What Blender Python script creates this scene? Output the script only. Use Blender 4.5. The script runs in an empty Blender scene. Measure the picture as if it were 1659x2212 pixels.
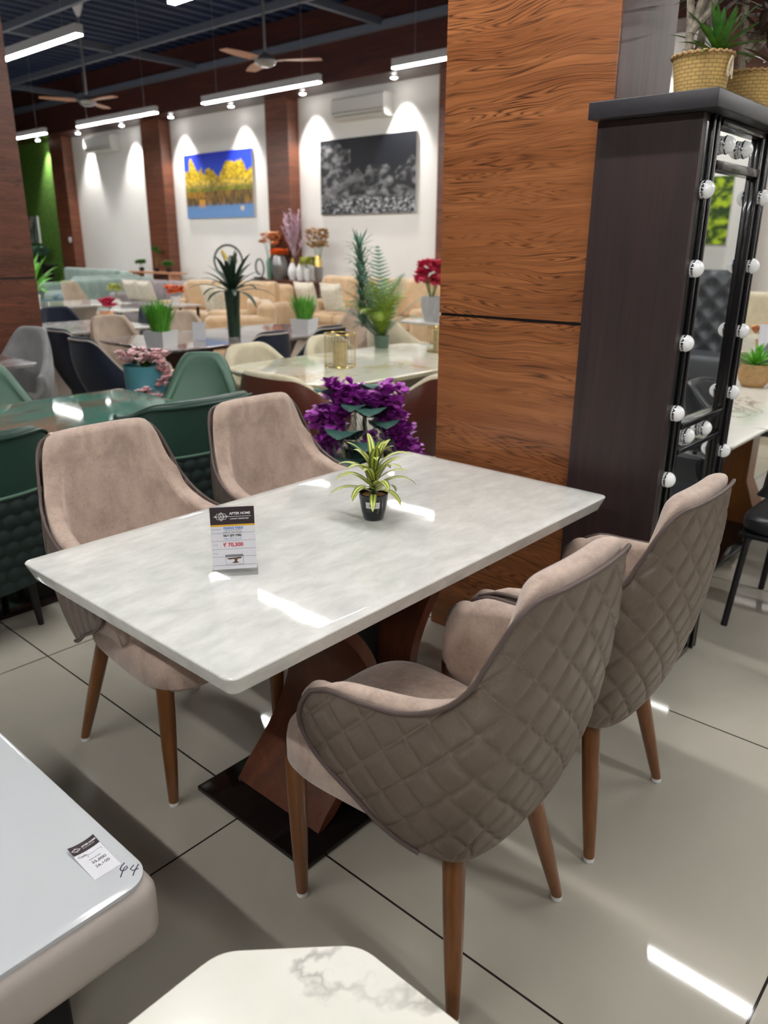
import bpy, bmesh, math, random
import numpy as np
from mathutils import Vector, Matrix, noise as mnoise
random.seed(7)
PI = math.pi
COL = bpy.context.scene.collection

# ------------------------------------------------------------------ mesh builder
class MB:
    def __init__(s):
        s.v = []; s.f = []; s.uv = []; s.c = []
    def add(s, vs, fs, uvs=None, col=None):
        b = len(s.v)
        s.v += [tuple(p) for p in vs]
        s.f += [tuple(i + b for i in f) for f in fs]
        s.uv += list(uvs) if uvs is not None else [(0.0, 0.0)] * len(vs)
        s.c += [col or (1, 1, 1, 1)] * len(vs)
        return s
    def box(s, x0, y0, z0, x1, y1, z1, col=None):
        v = [(x0, y0, z0), (x1, y0, z0), (x1, y1, z0), (x0, y1, z0), (x0, y0, z1), (x1, y0, z1), (x1, y1, z1), (x0, y1, z1)]
        return s.add(v, [(0, 3, 2, 1), (4, 5, 6, 7), (0, 1, 5, 4), (1, 2, 6, 5), (2, 3, 7, 6), (3, 0, 4, 7)], col=col)
    def rbox(s, x0, y0, z0, x1, y1, z1, r=0.02, seg=3, M=None, col=None):
        bm = bmesh.new(); bmesh.ops.create_cube(bm, size=1.0)
        for v in bm.verts:
            v.co = Vector((x0 + (v.co.x + .5) * (x1 - x0), y0 + (v.co.y + .5) * (y1 - y0), z0 + (v.co.z + .5) * (z1 - z0)))
        r = min(r, abs(x1 - x0) * .49, abs(y1 - y0) * .49, abs(z1 - z0) * .49)
        bmesh.ops.bevel(bm, geom=list(bm.edges), offset=r, segments=seg, profile=.5, affect='EDGES')
        if M is not None:
            bmesh.ops.transform(bm, matrix=M, verts=bm.verts)
        bm.verts.index_update()
        s.add([tuple(v.co) for v in bm.verts], [[v.index for v in f.verts] for f in bm.faces], col=col); bm.free(); return s
    def rings(s, rings, cap0=True, cap1=True, closed=True, col=None, loop=False):
        n = len(rings[0]); b = len(s.v); vs = [p for r in rings for p in r]; fs = []; m = len(rings)
        for i in range(m if loop else m - 1):
            i2 = (i + 1) % m
            for j in range(n if closed else n - 1):
                k = (j + 1) % n
                fs.append((i * n + j, i * n + k, i2 * n + k, i2 * n + j))
        uv = [(j / max(1, n - 1), i / max(1, m - 1)) for i in range(m) for j in range(n)]
        if cap0 and closed and not loop: fs.append(tuple(reversed(range(n))))
        if cap1 and closed and not loop: fs.append(tuple((m - 1) * n + j for j in range(n)))
        return s.add(vs, fs, uv, col)
    def lathe(s, prof, cx=0, cy=0, seg=24, col=None, sx=1, sy=1, rot=0):
        rs = [[(cx + r * sx * math.cos(2 * PI * j / seg + rot), cy + r * sy * math.sin(2 * PI * j / seg + rot), z) for j in range(seg)] for r, z in prof]
        return s.rings(rs, prof[0][0] > 1e-5, prof[-1][0] > 1e-5, col=col)
    def tube(s, pts, r, seg=8, loop=False, col=None, flat=1.0):
        pts = [Vector(p) for p in pts]; n = len(pts); rs = []
        rr = r if isinstance(r, (list, tuple)) else [r] * n
        up = None
        for i, p in enumerate(pts):
            a = pts[(i - 1) % n] if (loop or i > 0) else p
            c = pts[(i + 1) % n] if (loop or i < n - 1) else p
            t = (c - a)
            if t.length < 1e-9: t = Vector((0, 0, 1))
            t.normalize()
            if up is None:
                up = Vector((0, 0, 1)) if abs(t.z) < .9 else Vector((1, 0, 0))
            side = t.cross(up)
            if side.length < 1e-6: side = t.cross(Vector((0, 1, 0)))
            side.normalize(); up = side.cross(t).normalized()
            rs.append([tuple(p + side * (math.cos(2 * PI * j / seg) * rr[i]) + up * (math.sin(2 * PI * j / seg) * rr[i] * flat)) for j in range(seg)])
        return s.rings(rs, True, True, loop=loop, col=col)
    def ball(s, c, r, seg=12, rg=8, col=None, sx=1, sy=1, sz=1, half=None):
        prof = []
        for i in range(rg + 1):
            a = -PI / 2 + PI * i / rg
            prof.append((max(1e-6, r * math.cos(a)), r * math.sin(a)))
        rs = [[(c[0] + q * sx * math.cos(2 * PI * j / seg), c[1] + q * sy * math.sin(2 * PI * j / seg), c[2] + z * sz) for j in range(seg)] for q, z in prof]
        return s.rings(rs, False, False, col=col)
    def leaf(s, base, ang, L, W, rise, droop, n=8, fold=.25, prof=None, col=None, twist=0):
        """strap leaf: leaves base at compass angle ang, rises then droops"""
        d = Vector((math.cos(ang), math.sin(ang), 0)); sd = Vector((-d.y, d.x, 0)); p = Vector(base); vs = []; uv = []; fs = []
        e = rise
        for i in range(n + 1):
            t = i / n
            w = W * (prof(t) if prof else math.sin(PI * min(1, (t * .82 + .12))) ** .8 * (1 if t < .98 else .2))
            dirv = d * math.cos(e) + Vector((0, 0, 1)) * math.sin(e)
            up = sd.cross(dirv)
            if up.z < 0 and e < PI / 2: up = -up
            for k, q in ((0, -1), (1, 0), (2, 1)):
                vs.append(p + sd * (q * w / 2) + up * (abs(q) * fold * w / 2)); uv.append((k / 2, t))
            if i < n: p = p + dirv * (L / n)
            e -= droop / n * (.4 + 1.2 * t)
        for i in range(n):
            for k in (0, 1):
                a = i * 3 + k; fs.append((a, a + 1, a + 4, a + 3))
        return s.add(vs, fs, uv, col)
    def quad(s, pts, uv=None, col=None):
        return s.add(pts, [tuple(range(len(pts)))], uv, col)
    def xf(s, M, start=0):
        for i in range(start, len(s.v)): s.v[i] = tuple(M @ Vector(s.v[i]))
        return s
    def build(s, name, mat, parent=None, smooth=True, kind=None, label=None, cat=None, group=None, angle=40, recalc=True):
        me = bpy.data.meshes.new(name); me.from_pydata(s.v, [], s.f); me.update()
        if s.uv and any(u != (0.0, 0.0) for u in s.uv[:200]):
            l = me.uv_layers.new(name='UVMap')
            for lp in me.loops: l.data[lp.index].uv = s.uv[lp.vertex_index]
        if any(c != (1, 1, 1, 1) for c in s.c):
            ca = me.color_attributes.new('Col', 'FLOAT_COLOR', 'POINT')
            for i, c in enumerate(s.c): ca.data[i].color = c
        if recalc:
            bm = bmesh.new(); bm.from_mesh(me); bmesh.ops.recalc_face_normals(bm, faces=bm.faces); bm.to_mesh(me); bm.free()
        if smooth:
            for p in me.polygons: p.use_smooth = True
            try: me.set_sharp_from_angle(angle=math.radians(angle))
            except Exception: pass
        me.materials.append(mat)
        o = bpy.data.objects.new(name, me); COL.objects.link(o)
        if parent is not None: o.parent = parent
        if kind: o['kind'] = kind
        if label: o['label'] = label
        if cat: o['category'] = cat
        if group: o['group'] = group
        return o

def thing(name, label, cat, loc=(0, 0, 0), rz=0, group=None):
    o = bpy.data.objects.new(name, None); o.empty_display_size = .1; COL.objects.link(o)
    o.location = loc; o.rotation_euler = (0, 0, rz); o['label'] = label; o['category'] = cat
    if group: o['group'] = group
    return o
def dup(root, loc, rz, label, group=None):
    r = root.copy(); COL.objects.link(r); r.location = loc; r.rotation_euler = (0, 0, rz); r['label'] = label
    if group: r['group'] = group
    for ch in list(root.children):
        c = ch.copy(); COL.objects.link(c); c.parent = r
        for g in list(ch.children):
            d = g.copy(); COL.objects.link(d); d.parent = c
    return r
def struct(mb, name, mat, smooth=False):
    return mb.build(name, mat, kind='structure', smooth=smooth)

# ------------------------------------------------------------------ materials
def lin(r, g, b):
    f = lambda c: (c / 255 / 12.92) if c / 255 <= .04045 else ((c / 255 + .055) / 1.055) ** 2.4
    return (f(r), f(g), f(b), 1)
class NT:
    def __init__(s, name):
        s.m = bpy.data.materials.new(name); s.m.use_nodes = True; s.t = s.m.node_tree; s.N = s.t.nodes; s.L = s.t.links
        s.b = s.N['Principled BSDF']
    def n(s, typ, **kw):
        o = s.N.new(typ)
        for k, v in kw.items(): setattr(o, k, v)
        return o
    def link(s, a, b): s.L.new(a, b)
    def co(s, scale=(1, 1, 1), rot=(0, 0, 0), loc=(0, 0, 0), kind='Object'):
        t = s.n('ShaderNodeTexCoord'); m = s.n('ShaderNodeMapping')
        m.inputs['Scale'].default_value = scale; m.inputs['Rotation'].default_value = rot; m.inputs['Location'].default_value = loc
        s.link(t.outputs[kind], m.inputs['Vector']); return m.outputs['Vector']
    def noise(s, vec, scale=5, detail=4, rough=.55, dist=0):
        o = s.n('ShaderNodeTexNoise'); o.inputs['Scale'].default_value = scale; o.inputs['Detail'].default_value = detail
        o.inputs['Roughness'].default_value = rough; o.inputs['Distortion'].default_value = dist
        s.link(vec, o.inputs['Vector']); return o.outputs['Fac']
    def ramp(s, fac, stops, interp='LINEAR'):
        o = s.n('ShaderNodeValToRGB'); e = o.color_ramp.elements; o.color_ramp.interpolation = interp
        e[0].position, e[0].color = stops[0]; e[1].position, e[1].color = stops[-1]
        for p, c in stops[1:-1]:
            x = e.new(p); x.color = c
        s.link(fac, o.inputs['Fac']); return o.outputs['Color']
    def mix(s, fac, a, b, mode='MIX'):
        o = s.n('ShaderNodeMix', data_type='RGBA', blend_type=mode)
        if isinstance(fac, (int, float)): o.inputs[0].default_value = fac
        else: s.link(fac, o.inputs[0])
        for q, i in ((a, 6), (b, 7)):
            if isinstance(q, tuple): o.inputs[i].default_value = q
            else: s.link(q, o.inputs[i])
        return o.outputs[2]
    def math(s, op, a, b=0, c=None):
        o = s.n('ShaderNodeMath', operation=op)
        for i, q in enumerate((a, b) if c is None else (a, b, c)):
            if isinstance(q, (int, float)): o.inputs[i].default_value = q
            else: s.link(q, o.inputs[i])
        return o.outputs[0]
    def bump(s, h, st=.3, dist=.01):
        o = s.n('ShaderNodeBump'); o.inputs['Strength'].default_value = st; o.inputs['Distance'].default_value = dist
        s.link(h, o.inputs['Height']); s.link(o.outputs['Normal'], s.b.inputs['Normal'])
    def base(s, c):
        if isinstance(c, tuple): s.b.inputs['Base Color'].default_value = c
        else: s.link(c, s.b.inputs['Base Color'])
    def set(s, **kw):
        for k, v in kw.items(): s.b.inputs[k.replace('_', ' ')].default_value = v
        return s
def plain(name, c, rough=.5, metal=0, var=.12, scale=30, bump=0, **kw):
    t = NT(name); v = t.co(); f = t.noise(v, scale, 3)
    d = tuple(x * (1 - var) for x in c[:3]) + (1,); l = tuple(min(1, x * (1 + var)) for x in c[:3]) + (1,)
    t.base(t.ramp(f, [(.3, d), (.7, l)])); t.set(Roughness=rough, Metallic=metal)
    if bump: t.bump(f, bump, .005)
    for k, q in kw.items(): t.b.inputs[k.replace('_', ' ')].default_value = q
    return t.m
def emis(name, c, st):
    t = NT(name); t.base((.9, .9, .9, 1)); t.set(Emission_Color=c, Emission_Strength=st, Roughness=.4); return t.m
def woodmat(name, cols, axis='x', rough=.3, freq=26, str_=.12, coat=0, fine=1.0, kind='Object'):
    t = NT(name)
    sc = {'x': (.55, .55, 7), 'z': (7, 7, .45), 'y': (7, .5, 7)}[axis]
    v = t.co(sc, kind=kind); w = t.noise(v, 1.6 * fine, 5, .6, .9)
    w2 = t.noise(v, 7 * fine, 4, .65, .4)
    f = t.math('ADD', t.math('MULTIPLY', w, .62), t.math('MULTIPLY', w2, .38))
    c = t.ramp(f, cols)
    t.base(c); t.set(Roughness=rough)
    if coat: t.set(Coat_Weight=coat, Coat_Roughness=.08)
    t.bump(w2, str_, .002); return t.m

M = {}
# teak-look laminate with thin dark wandering lines
def laminate(name, a, b, dk, rough=.28):
    t = NT(name)
    w = t.noise(t.co((.5, .5, 7)), 2.2, 4, .5, .4)
    base = t.ramp(w, [(.3, a), (.7, b)])
    wp = t.noise(t.co((1.1, 1.1, 2.2)), 1.5, 2, .5)
    xyz = t.n('ShaderNodeSeparateXYZ'); t.link(t.co(), xyz.inputs[0])
    cb = t.n('ShaderNodeCombineXYZ')
    t.link(t.math('MULTIPLY', xyz.outputs[0], .65), cb.inputs[0]); t.link(t.math('MULTIPLY', xyz.outputs[1], .65), cb.inputs[1])
    t.link(t.math('ADD', t.math('MULTIPLY', xyz.outputs[2], 17), t.math('MULTIPLY', wp, 2.4)), cb.inputs[2])
    n1 = t.noise(cb.outputs[0], 1.5, 1.6, .45, .15)
    tot = None
    for i, (c_, w_) in enumerate(((.50, .014), (.43, .010), (.57, .010), (.63, .016), (.465, .007), (.535, .007), (.38, .014), (.40, .006), (.60, .006))):
        d = t.math('ABSOLUTE', t.math('SUBTRACT', n1, c_)); k = t.ramp(d, [(0, (1, 1, 1, 1)), (w_, (0, 0, 0, 1))])
        tot = k if tot is None else t.math('MAXIMUM', tot, k)
    msk = t.ramp(t.noise(t.co((.5, .5, 2.2), loc=(3, 1, 2)), 2.4, 3, .6), [(.34, (.2, .2, .2, 1)), (.56, (1, 1, 1, 1))])
    fine = t.ramp(t.noise(t.co((3, 3, 110)), 1.5, 3, .6), [(.3, (.80, .80, .80, 1)), (.7, (1.1, 1.1, 1.1, 1))])
    c = t.mix(t.math('MULTIPLY', t.math('MULTIPLY', tot, msk), .9), base, dk)
    t.base(t.mix(1.0, c, fine, 'MULTIPLY')); t.set(Roughness=rough); return t.m
M['teak'] = laminate('teak_laminate', lin(172, 110, 68), lin(142, 86, 50), lin(46, 27, 18))
M['teak_far'] = laminate('teak_wall_laminate', lin(132, 78, 56), lin(104, 60, 42), lin(52, 30, 24), .4)
M['dark_wall'] = plain('dark_unseen_wall', lin(70, 60, 54), .6)  # for walls out of view, darkened so they bounce little light
M['teak_dark'] = laminate('dark_wood_laminate', lin(84, 44, 34), lin(62, 34, 30), lin(30, 18, 18), .3)
M['wenge'] = woodmat('dark_wenge_laminate', [(.35, lin(40, 31, 32)), (.55, lin(54, 40, 40)), (.75, lin(74, 50, 47))], 'z', .45, str_=.05)
M['black_board'] = plain('charcoal_painted_board', lin(50, 49, 53), .38)
M['black_frame'] = plain('black_lacquer_frame', lin(22, 22, 25), .22, Coat_Weight=.4)
M['grey_panel'] = woodmat('grey_brown_laminate', [(.3, lin(92, 74, 72)), (.7, lin(118, 98, 94))], 'z', .4, str_=.04)
M['leg_wood'] = woodmat('stained_leg_wood', [(.3, lin(90, 54, 26)), (.55, lin(122, 76, 38)), (.8, lin(146, 96, 52))], 'z', .28, coat=.4)
M['ped_wood'] = woodmat('pedestal_veneer', [(.3, lin(66, 34, 22)), (.55, lin(98, 54, 34)), (.8, lin(122, 72, 46))], 'z', .45, coat=.1)
M['black_gloss'] = plain('black_gloss_stone', lin(20, 15, 15), .08, var=.3, scale=8)
M['matt_black'] = plain('matt_black', lin(14, 14, 16), .5)
M['mirror'] = NT('silvered_mirror').set(Metallic=1.0, Roughness=.01, Base_Color=(.88, .9, .89, 1)).m
M['bulb'] = plain('frosted_bulb_glass', lin(236, 238, 238), .12, var=.01, Emission_Color=(1, 1, 1, 1), Emission_Strength=.12, Coat_Weight=.6)  # bulbs are unlit; faint emission added to make the glass look bright
M['chrome'] = plain('chrome', lin(210, 210, 214), .12, 1, var=.02)
M['wall'] = plain('white_wall_paint', lin(234, 232, 228), .55, var=.02, scale=2)
M['ceil'] = plain('navy_metal_deck', lin(15, 34, 70), .6, var=.15, scale=1)
M['beam'] = plain('grey_steel_channel', lin(92, 98, 112), .5, .2, var=.08)
M['housing'] = plain('grey_white_light_housing', lin(196, 196, 200), .4, var=.03)
M['tube'] = emis('linear_light_diffuser', (1, .985, .96, 1), 100)
M['spot'] = emis('spotlight_lens', (1, .98, .95, 1), 40)
M['ac'] = plain('air_conditioner_plastic', lin(222, 222, 218), .3, var=.02)
M['ac_grey'] = plain('air_conditioner_vent_grey', lin(150, 150, 146), .4, var=.03)
M['fan_wood'] = woodmat('fan_blade_wood', [(.3, lin(176, 122, 92)), (.7, lin(206, 152, 120))], 'x', .4, str_=.02)
M['steel'] = plain('brushed_steel', lin(150, 150, 150), .3, .8, var=.05)
M['gold'] = plain('gold_wire', lin(226, 196, 120), .25, .9, var=.05)
M['white_cer'] = plain('white_ceramic', lin(232, 232, 232), .25, var=.02)
M['paper'] = plain('white_paper', lin(226, 226, 232), .6, var=.02)
M['soil'] = plain('brown_pebbles', lin(140, 100, 62), .9, var=.7, scale=260, bump=.8)

# glossy porcelain floor tiles with dark joints
def floor_mat():
    t = NT('porcelain_floor_tile')
    v = t.co((1, 1, 1), loc=(1.41, -1.07, 0))
    br = t.n('ShaderNodeTexBrick'); br.offset = 0; br.squash = 1
    for k, q in (('Scale', 1.0), ('Mortar Size', .0028), ('Mortar Smooth', .0), ('Bias', 0), ('Brick Width', 1.2175), ('Row Height', 1.2175)): br.inputs[k].default_value = q
    br.inputs['Color1'].default_value = (1, 1, 1, 1); br.inputs['Color2'].default_value = (1, 1, 1, 1); br.inputs['Mortar'].default_value = (0, 0, 0, 1)
    t.link(v, br.inputs['Vector'])
    cl = t.noise(t.co((1, 1, 1)), .9, 5, .6, .6)
    tile = t.ramp(cl, [(.3, lin(168, 163, 150)), (.7, lin(186, 180, 167))])
    t.base(t.mix(br.outputs['Color'], lin(44, 40, 38), tile))
    sm = t.noise(t.co((1, 1, 1)), 3.5, 4, .6)
    rr = t.n('ShaderNodeMapRange'); rr.inputs['To Min'].default_value = .025; rr.inputs['To Max'].default_value = .06
    t.link(sm, rr.inputs['Value']); t.link(rr.outputs[0], t.b.inputs['Roughness'])
    t.b.inputs['IOR'].default_value = 1.5; return t.m
M['floor'] = floor_mat()

def marble(name, a, b, vein=None, vs=2.0, vw=.03, scale=6, rough=.05, vein2=None, stretch=(1, 1, 1), wav=0.0):
    t = NT(name); v = t.co(stretch)
    f = t.noise(v, scale, 6, .65, .3); c = t.ramp(f, [(.32, a), (.68, b)])
    if vein:
        n = t.noise(v, vs, 6, .6, .5)
        for i, (vc, ctr) in enumerate(((vein, .5), (vein2 or vein, .62))):
            d = t.math('ABSOLUTE', t.math('SUBTRACT', n, ctr))
            k = t.math('MULTIPLY', t.ramp(d, [(0, (1, 1, 1, 1)), (vw, (0, 0, 0, 1))]), t.ramp(t.noise(v, 3.3 + i, 2), [(.42, (0, 0, 0, 1)), (.62, (1, 1, 1, 1))]))
            c = t.mix(k, c, vc)
    t.base(c); t.set(Roughness=rough, Coat_Weight=.3, Coat_Roughness=.02)
    if wav:
        t.bump(t.noise(t.co(), 7, 2, .5), wav, .004)
    return t.m
M['onyx'] = marble('white_onyx_stone', lin(203, 204, 199), lin(229, 229, 224), None, scale=20, rough=.03, stretch=(1.0, .45, 1), wav=.10)
M['calacatta'] = marble('white_marble_grey_gold_veins', lin(228, 228, 216), lin(238, 236, 226), lin(150, 146, 140), 2.2, .020, 5, .12, lin(206, 170, 120))
M['green_marble'] = marble('green_brown_marble', lin(60, 132, 118), lin(116, 156, 142), lin(150, 116, 94), 1.6, .12, 3, .04, lin(96, 82, 76), stretch=(1.6, .6, 1))
M['agate'] = marble('grey_brown_agate', lin(118, 98, 92), lin(196, 190, 188), lin(84, 62, 56), 1.6, .08, 2.6, .05, lin(226, 226, 228))
M['cream_marble'] = marble('cream_marble', lin(222, 222, 200), lin(238, 236, 220), lin(206, 194, 150), 2, .05, 4, .05)
M['white_marble'] = marble('white_marble', lin(220, 220, 214), lin(238, 237, 232), lin(176, 174, 168), 2.2, .03, 4, .05)

def fabric(name, a, b, rough=.9, sc=1.0, sheen=.35):
    t = NT(name)
    f1 = t.noise(t.co((1, 1, .6)), 9 * sc, 4, .6, .5)
    wv = t.noise(t.co((60, 60, 600)), 1.2, 2, .6); wh = t.noise(t.co((500, 500, 40)), 1.2, 2, .6)
    f = t.math('ADD', t.math('MULTIPLY', f1, .55), t.math('ADD', t.math('MULTIPLY', wv, .22), t.math('MULTIPLY', wh, .23)))
    t.base(t.ramp(f, [(.4, a), (.62, b)])); t.set(Roughness=rough, Sheen_Weight=sheen, Sheen_Roughness=.5)
    t.bump(t.math('ADD', wv, wh), .12, .001); return t.m
M['taupe_fab'] = fabric('taupe_velvet', lin(164, 142, 129), lin(202, 180, 164), sc=1.6)
def leather(name, c, stitch=None, rough=.42, P=.0925):
    t = NT(name); f = t.noise(t.co(), 220, 3, .6)
    d = tuple(x * .9 for x in c[:3]) + (1,); l = tuple(x * 1.1 for x in c[:3]) + (1,)
    col = t.ramp(f, [(.3, d), (.7, l)])
    if stitch:
        uv = t.n('ShaderNodeUVMap'); sp = t.n('ShaderNodeSeparateXYZ'); t.link(uv.outputs[0], sp.inputs[0])
        a = t.math('ADD', sp.outputs[0], sp.outputs[1]); b = t.math('SUBTRACT', sp.outputs[0], sp.outputs[1])
        tot = None
        for p, q in ((a, b), (b, a)):
            fr = t.math('ABSOLUTE', t.math('SUBTRACT', t.math('FRACT', t.math('ADD', t.math('DIVIDE', p, P), .5)), .5))
            on = t.math('LESS_THAN', fr, .010)
            dash = t.math('GREATER_THAN', t.math('FRACT', t.math('DIVIDE', q, .0085)), .42)
            k = t.math('MULTIPLY', on, dash); tot = k if tot is None else t.math('MAXIMUM', tot, k)
        col = t.mix(t.math('MULTIPLY', tot, .6), col, stitch)
    t.base(col); t.set(Roughness=rough, Specular_IOR_Level=.45); t.bump(f, .06, .001); return t.m
M['taupe_lea'] = leather('taupe_quilted_leather', lin(106, 93, 82), lin(150, 134, 120), rough=.36)
M['taupe_lea2'] = leather('taupe_channel_leather', lin(112, 100, 92))
M['piping'] = leather('taupe_piping', lin(92, 78, 74))
M['green_lea'] = leather('dark_green_leather', lin(36, 64, 54))
M['green_lea_l'] = leather('green_leather', lin(86, 118, 100))
M['green_quilt'] = leather('dark_green_quilted_velvet', lin(24, 42, 40), rough=.7)
M['navy'] = fabric('navy_velvet', lin(14, 20, 38), lin(24, 32, 54), sheen=.15)
M['beige_fab'] = fabric('beige_upholstery', lin(166, 146, 126), lin(192, 172, 152))
M['cream_fab'] = fabric('cream_upholstery', lin(204, 192, 160), lin(226, 216, 188))
M['grey_fab'] = fabric('grey_upholstery', lin(146, 146, 146), lin(172, 172, 170))
M['brown_lea'] = leather('brown_leather', lin(98, 52, 40), rough=.35)
M['black_lea'] = leather('black_leather', lin(44, 46, 50), rough=.35)
M['char_lea'] = leather('charcoal_leather', lin(78, 80, 84), rough=.35)
M['sofa_tan'] = fabric('tan_sofa_leatherette', lin(192, 160, 122), lin(214, 184, 146), rough=.6)
M['sofa_green'] = fabric('sage_sofa_fabric', lin(122, 142, 134), lin(148, 166, 158))
M['sofa_mauve'] = fabric('mauve_grey_sofa_fabric', lin(134, 124, 126), lin(160, 150, 152))
M['teal_fab'] = fabric('teal_fabric', lin(14, 70, 76), lin(30, 96, 100))
M['cush'] = fabric('white_print_cushion', lin(206, 192, 160), lin(240, 236, 226), sc=4)
def leafmat(name, a, b, stripe=None):
    t = NT(name); f = t.noise(t.co(), 40, 3); c = t.ramp(f, [(.3, a), (.7, b)])
    if stripe:
        uv = t.n('ShaderNodeUVMap'); sp = t.n('ShaderNodeSeparateXYZ'); t.link(uv.outputs[0], sp.inputs[0])
        d = t.math('ABSOLUTE', t.math('SUBTRACT', sp.outputs[0], .5))
        k = t.ramp(d, [(.0, (0, 0, 0, 1)), (.05, (0, 0, 0, 1)), (.10, (1, 1, 1, 1)), (.30, (1, 1, 1, 1)), (.40, (0, 0, 0, 1)), (.5, (.1, .1, .1, 1))])
        c = t.mix(k, c, stripe)
    t.base(c); t.set(Roughness=.45); return t.m
M['varieg'] = leafmat('variegated_leaf', lin(58, 84, 40), lin(88, 112, 52), lin(206, 212, 108))
M['leaf'] = leafmat('green_leaf', lin(52, 104, 44), lin(92, 146, 62))
M['leaf_b'] = leafmat('bright_green_leaf', lin(72, 150, 40), lin(120, 190, 66))
M['leaf_d'] = leafmat('dark_green_leaf', lin(24, 48, 36), lin(44, 72, 48))
M['leaf_g'] = leafmat('grey_green_leaf', lin(86, 126, 108), lin(120, 156, 134))
M['leaf_l'] = leafmat('lime_fern_leaf', lin(110, 138, 30), lin(148, 172, 52))
M['leaf_r'] = leafmat('burgundy_leaf', lin(58, 40, 42), lin(84, 66, 52))
M['teal_leaf'] = leafmat('teal_vine_leaf', lin(46, 82, 76), lin(70, 108, 98))
def petal(name, a, b): return leafmat(name, a, b)
M['purple'] = petal('purple_petal', lin(142, 34, 152), lin(200, 90, 204))
M['pink'] = petal('pink_petal', lin(246, 186, 194), lin(255, 236, 234))
M['magenta'] = petal('magenta_petal', lin(206, 28, 84), lin(236, 84, 120))
M['orange'] = petal('orange_petal', lin(240, 96, 20), lin(250, 136, 50))
M['peach'] = petal('peach_petal', lin(226, 160, 110), lin(240, 190, 150))
M['mauvefl'] = petal('mauve_plume', lin(196, 160, 182), lin(220, 196, 208))
M['tanfl'] = petal('tan_dried_flower', lin(190, 148, 92), lin(214, 176, 122))
M['limefl'] = petal('lime_flower', lin(196, 204, 96), lin(222, 226, 140))
M['bark'] = plain('driftwood_bark', lin(138, 128, 116), .9, var=.4, scale=60, bump=.8)
M['stem'] = plain('brown_stem', lin(96, 66, 46), .7, var=.3)
M['teal_pot'] = plain('teal_painted_metal', lin(92, 164, 178), .4, var=.04)
M['moss'] = plain('green_moss_wall', lin(84, 126, 40), .95, var=.5, scale=24, bump=.8)
def glassmat():
    t = NT('clear_acrylic'); t.base((1, 1, 1, 1)); t.set(Roughness=.02, IOR=1.3); t.b.inputs['Transmission Weight'].default_value = 1.0
    t.b.inputs['Alpha'].default_value = .22; return t.m
M['acrylic'] = glassmat()
M['white_glass'] = plain('white_back_painted_glass', lin(203, 206, 209), .10, var=.015, scale=2)
M['beige_lacq'] = plain('warm_grey_lacquer', lin(186, 176, 168), .42, var=.02)
def basket(name, a, b):
    t = NT(name); uv = t.n('ShaderNodeUVMap'); mp = t.n('ShaderNodeMapping'); t.link(uv.outputs[0], mp.inputs['Vector']); mp.inputs['Scale'].default_value = (22, 14, 1)
    br = t.n('ShaderNodeTexBrick'); t.link(mp.outputs[0], br.inputs['Vector']); br.inputs['Scale'].default_value = 1
    br.inputs['Color1'].default_value = a; br.inputs['Color2'].default_value = b; br.inputs['Mortar'].default_value = lin(158, 124, 70)
    br.inputs['Mortar Size'].default_value = .09; br.inputs['Mortar Smooth'].default_value = 1.0; br.inputs['Brick Width'].default_value = 1; br.inputs['Row Height'].default_value = .45
    t.base(br.outputs['Color']); t.set(Roughness=.7); t.bump(br.outputs['Fac'], -.8, .004); return t.m
M['basket'] = basket('woven_seagrass', lin(206, 172, 110), lin(220, 186, 112))
M['basket2'] = basket('woven_rope', lin(176, 140, 96), lin(196, 158, 112))
def vcol(name, rough=.6):
    t = NT(name); a = t.n('ShaderNodeVertexColor'); a.layer_name = 'Col'; t.base(a.outputs[0]); t.set(Roughness=rough); return t.m
M['vcol'] = vcol('printed_canvas'); M['vcol_card'] = vcol('printed_card', .5)
def ink(name, c): return plain(name, c, .5, var=.02)
M['ink_w'] = ink('white_ink', lin(240, 238, 240)); M['ink_k'] = ink('black_ink', lin(24, 24, 30)); M['ink_b'] = ink('blue_ink', lin(70, 130, 200))
M['ink_r'] = ink('red_ink', lin(206, 44, 66)); M['ink_g'] = ink('grey_ink', lin(120, 120, 130)); M['card_dark'] = ink('dark_brown_card_print', lin(46, 34, 38)); M['ink_y'] = ink('gold_ink', lin(222, 170, 48))
M['ink_n'] = ink('marker_ink', lin(30, 28, 70))
# ------------------------------------------------------------------ the hall
XL, XR, YF, YB, ZC = -24.0, 6.0, -5.0, 10.3, 4.95
struct(MB().box(XL, YF, -.12, XR, YB, 0), 'floor', M['floor'])
# corrugated deck: ribs run front to back
b = MB(); prof = []; x = XL
while x < XR:
    prof += [(x, ZC), (x + .11, ZC), (x + .15, ZC + .09), (x + .26, ZC + .09)]; x += .3
prof.append((XR, ZC))
b.add([(p, YF, z) for p, z in prof] + [(p, YB, z) for p, z in prof], [(i, i + 1, i + 1 + len(prof), i + len(prof)) for i in range(len(prof) - 1)])
struct(b, 'ceiling', M['ceil'])
struct(MB().box(XL, YB, 0, XR, YB + .12, ZC + .1), 'wall_back', M['wall'])
struct(MB().box(XL - .12, YF, 0, XL, YB, ZC + .1), 'wall_left', M['dark_wall'])  # this and the next two walls are unseen, kept dark to limit bounce
struct(MB().box(XR, YF, 0, XR + .12, YB, ZC + .1), 'wall_right', M['dark_wall'])
struct(MB().box(XL, YF - .12, 0, XR, YF, ZC + .1), 'wall_front', M['dark_wall'])
struct(MB().box(XL, 9.7, 3.9, XR, YB - .002, ZC), 'trim_1', M['teak_dark'])          # boxed timber soffit along the back wall
cols = [(-19.95, -19.3), (-15.85, -15.15), (-11.8, -11.2), (-7.85, -7.2), (-3.85, -3.2), (.15, .8), (4.1, 4.8)]
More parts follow.
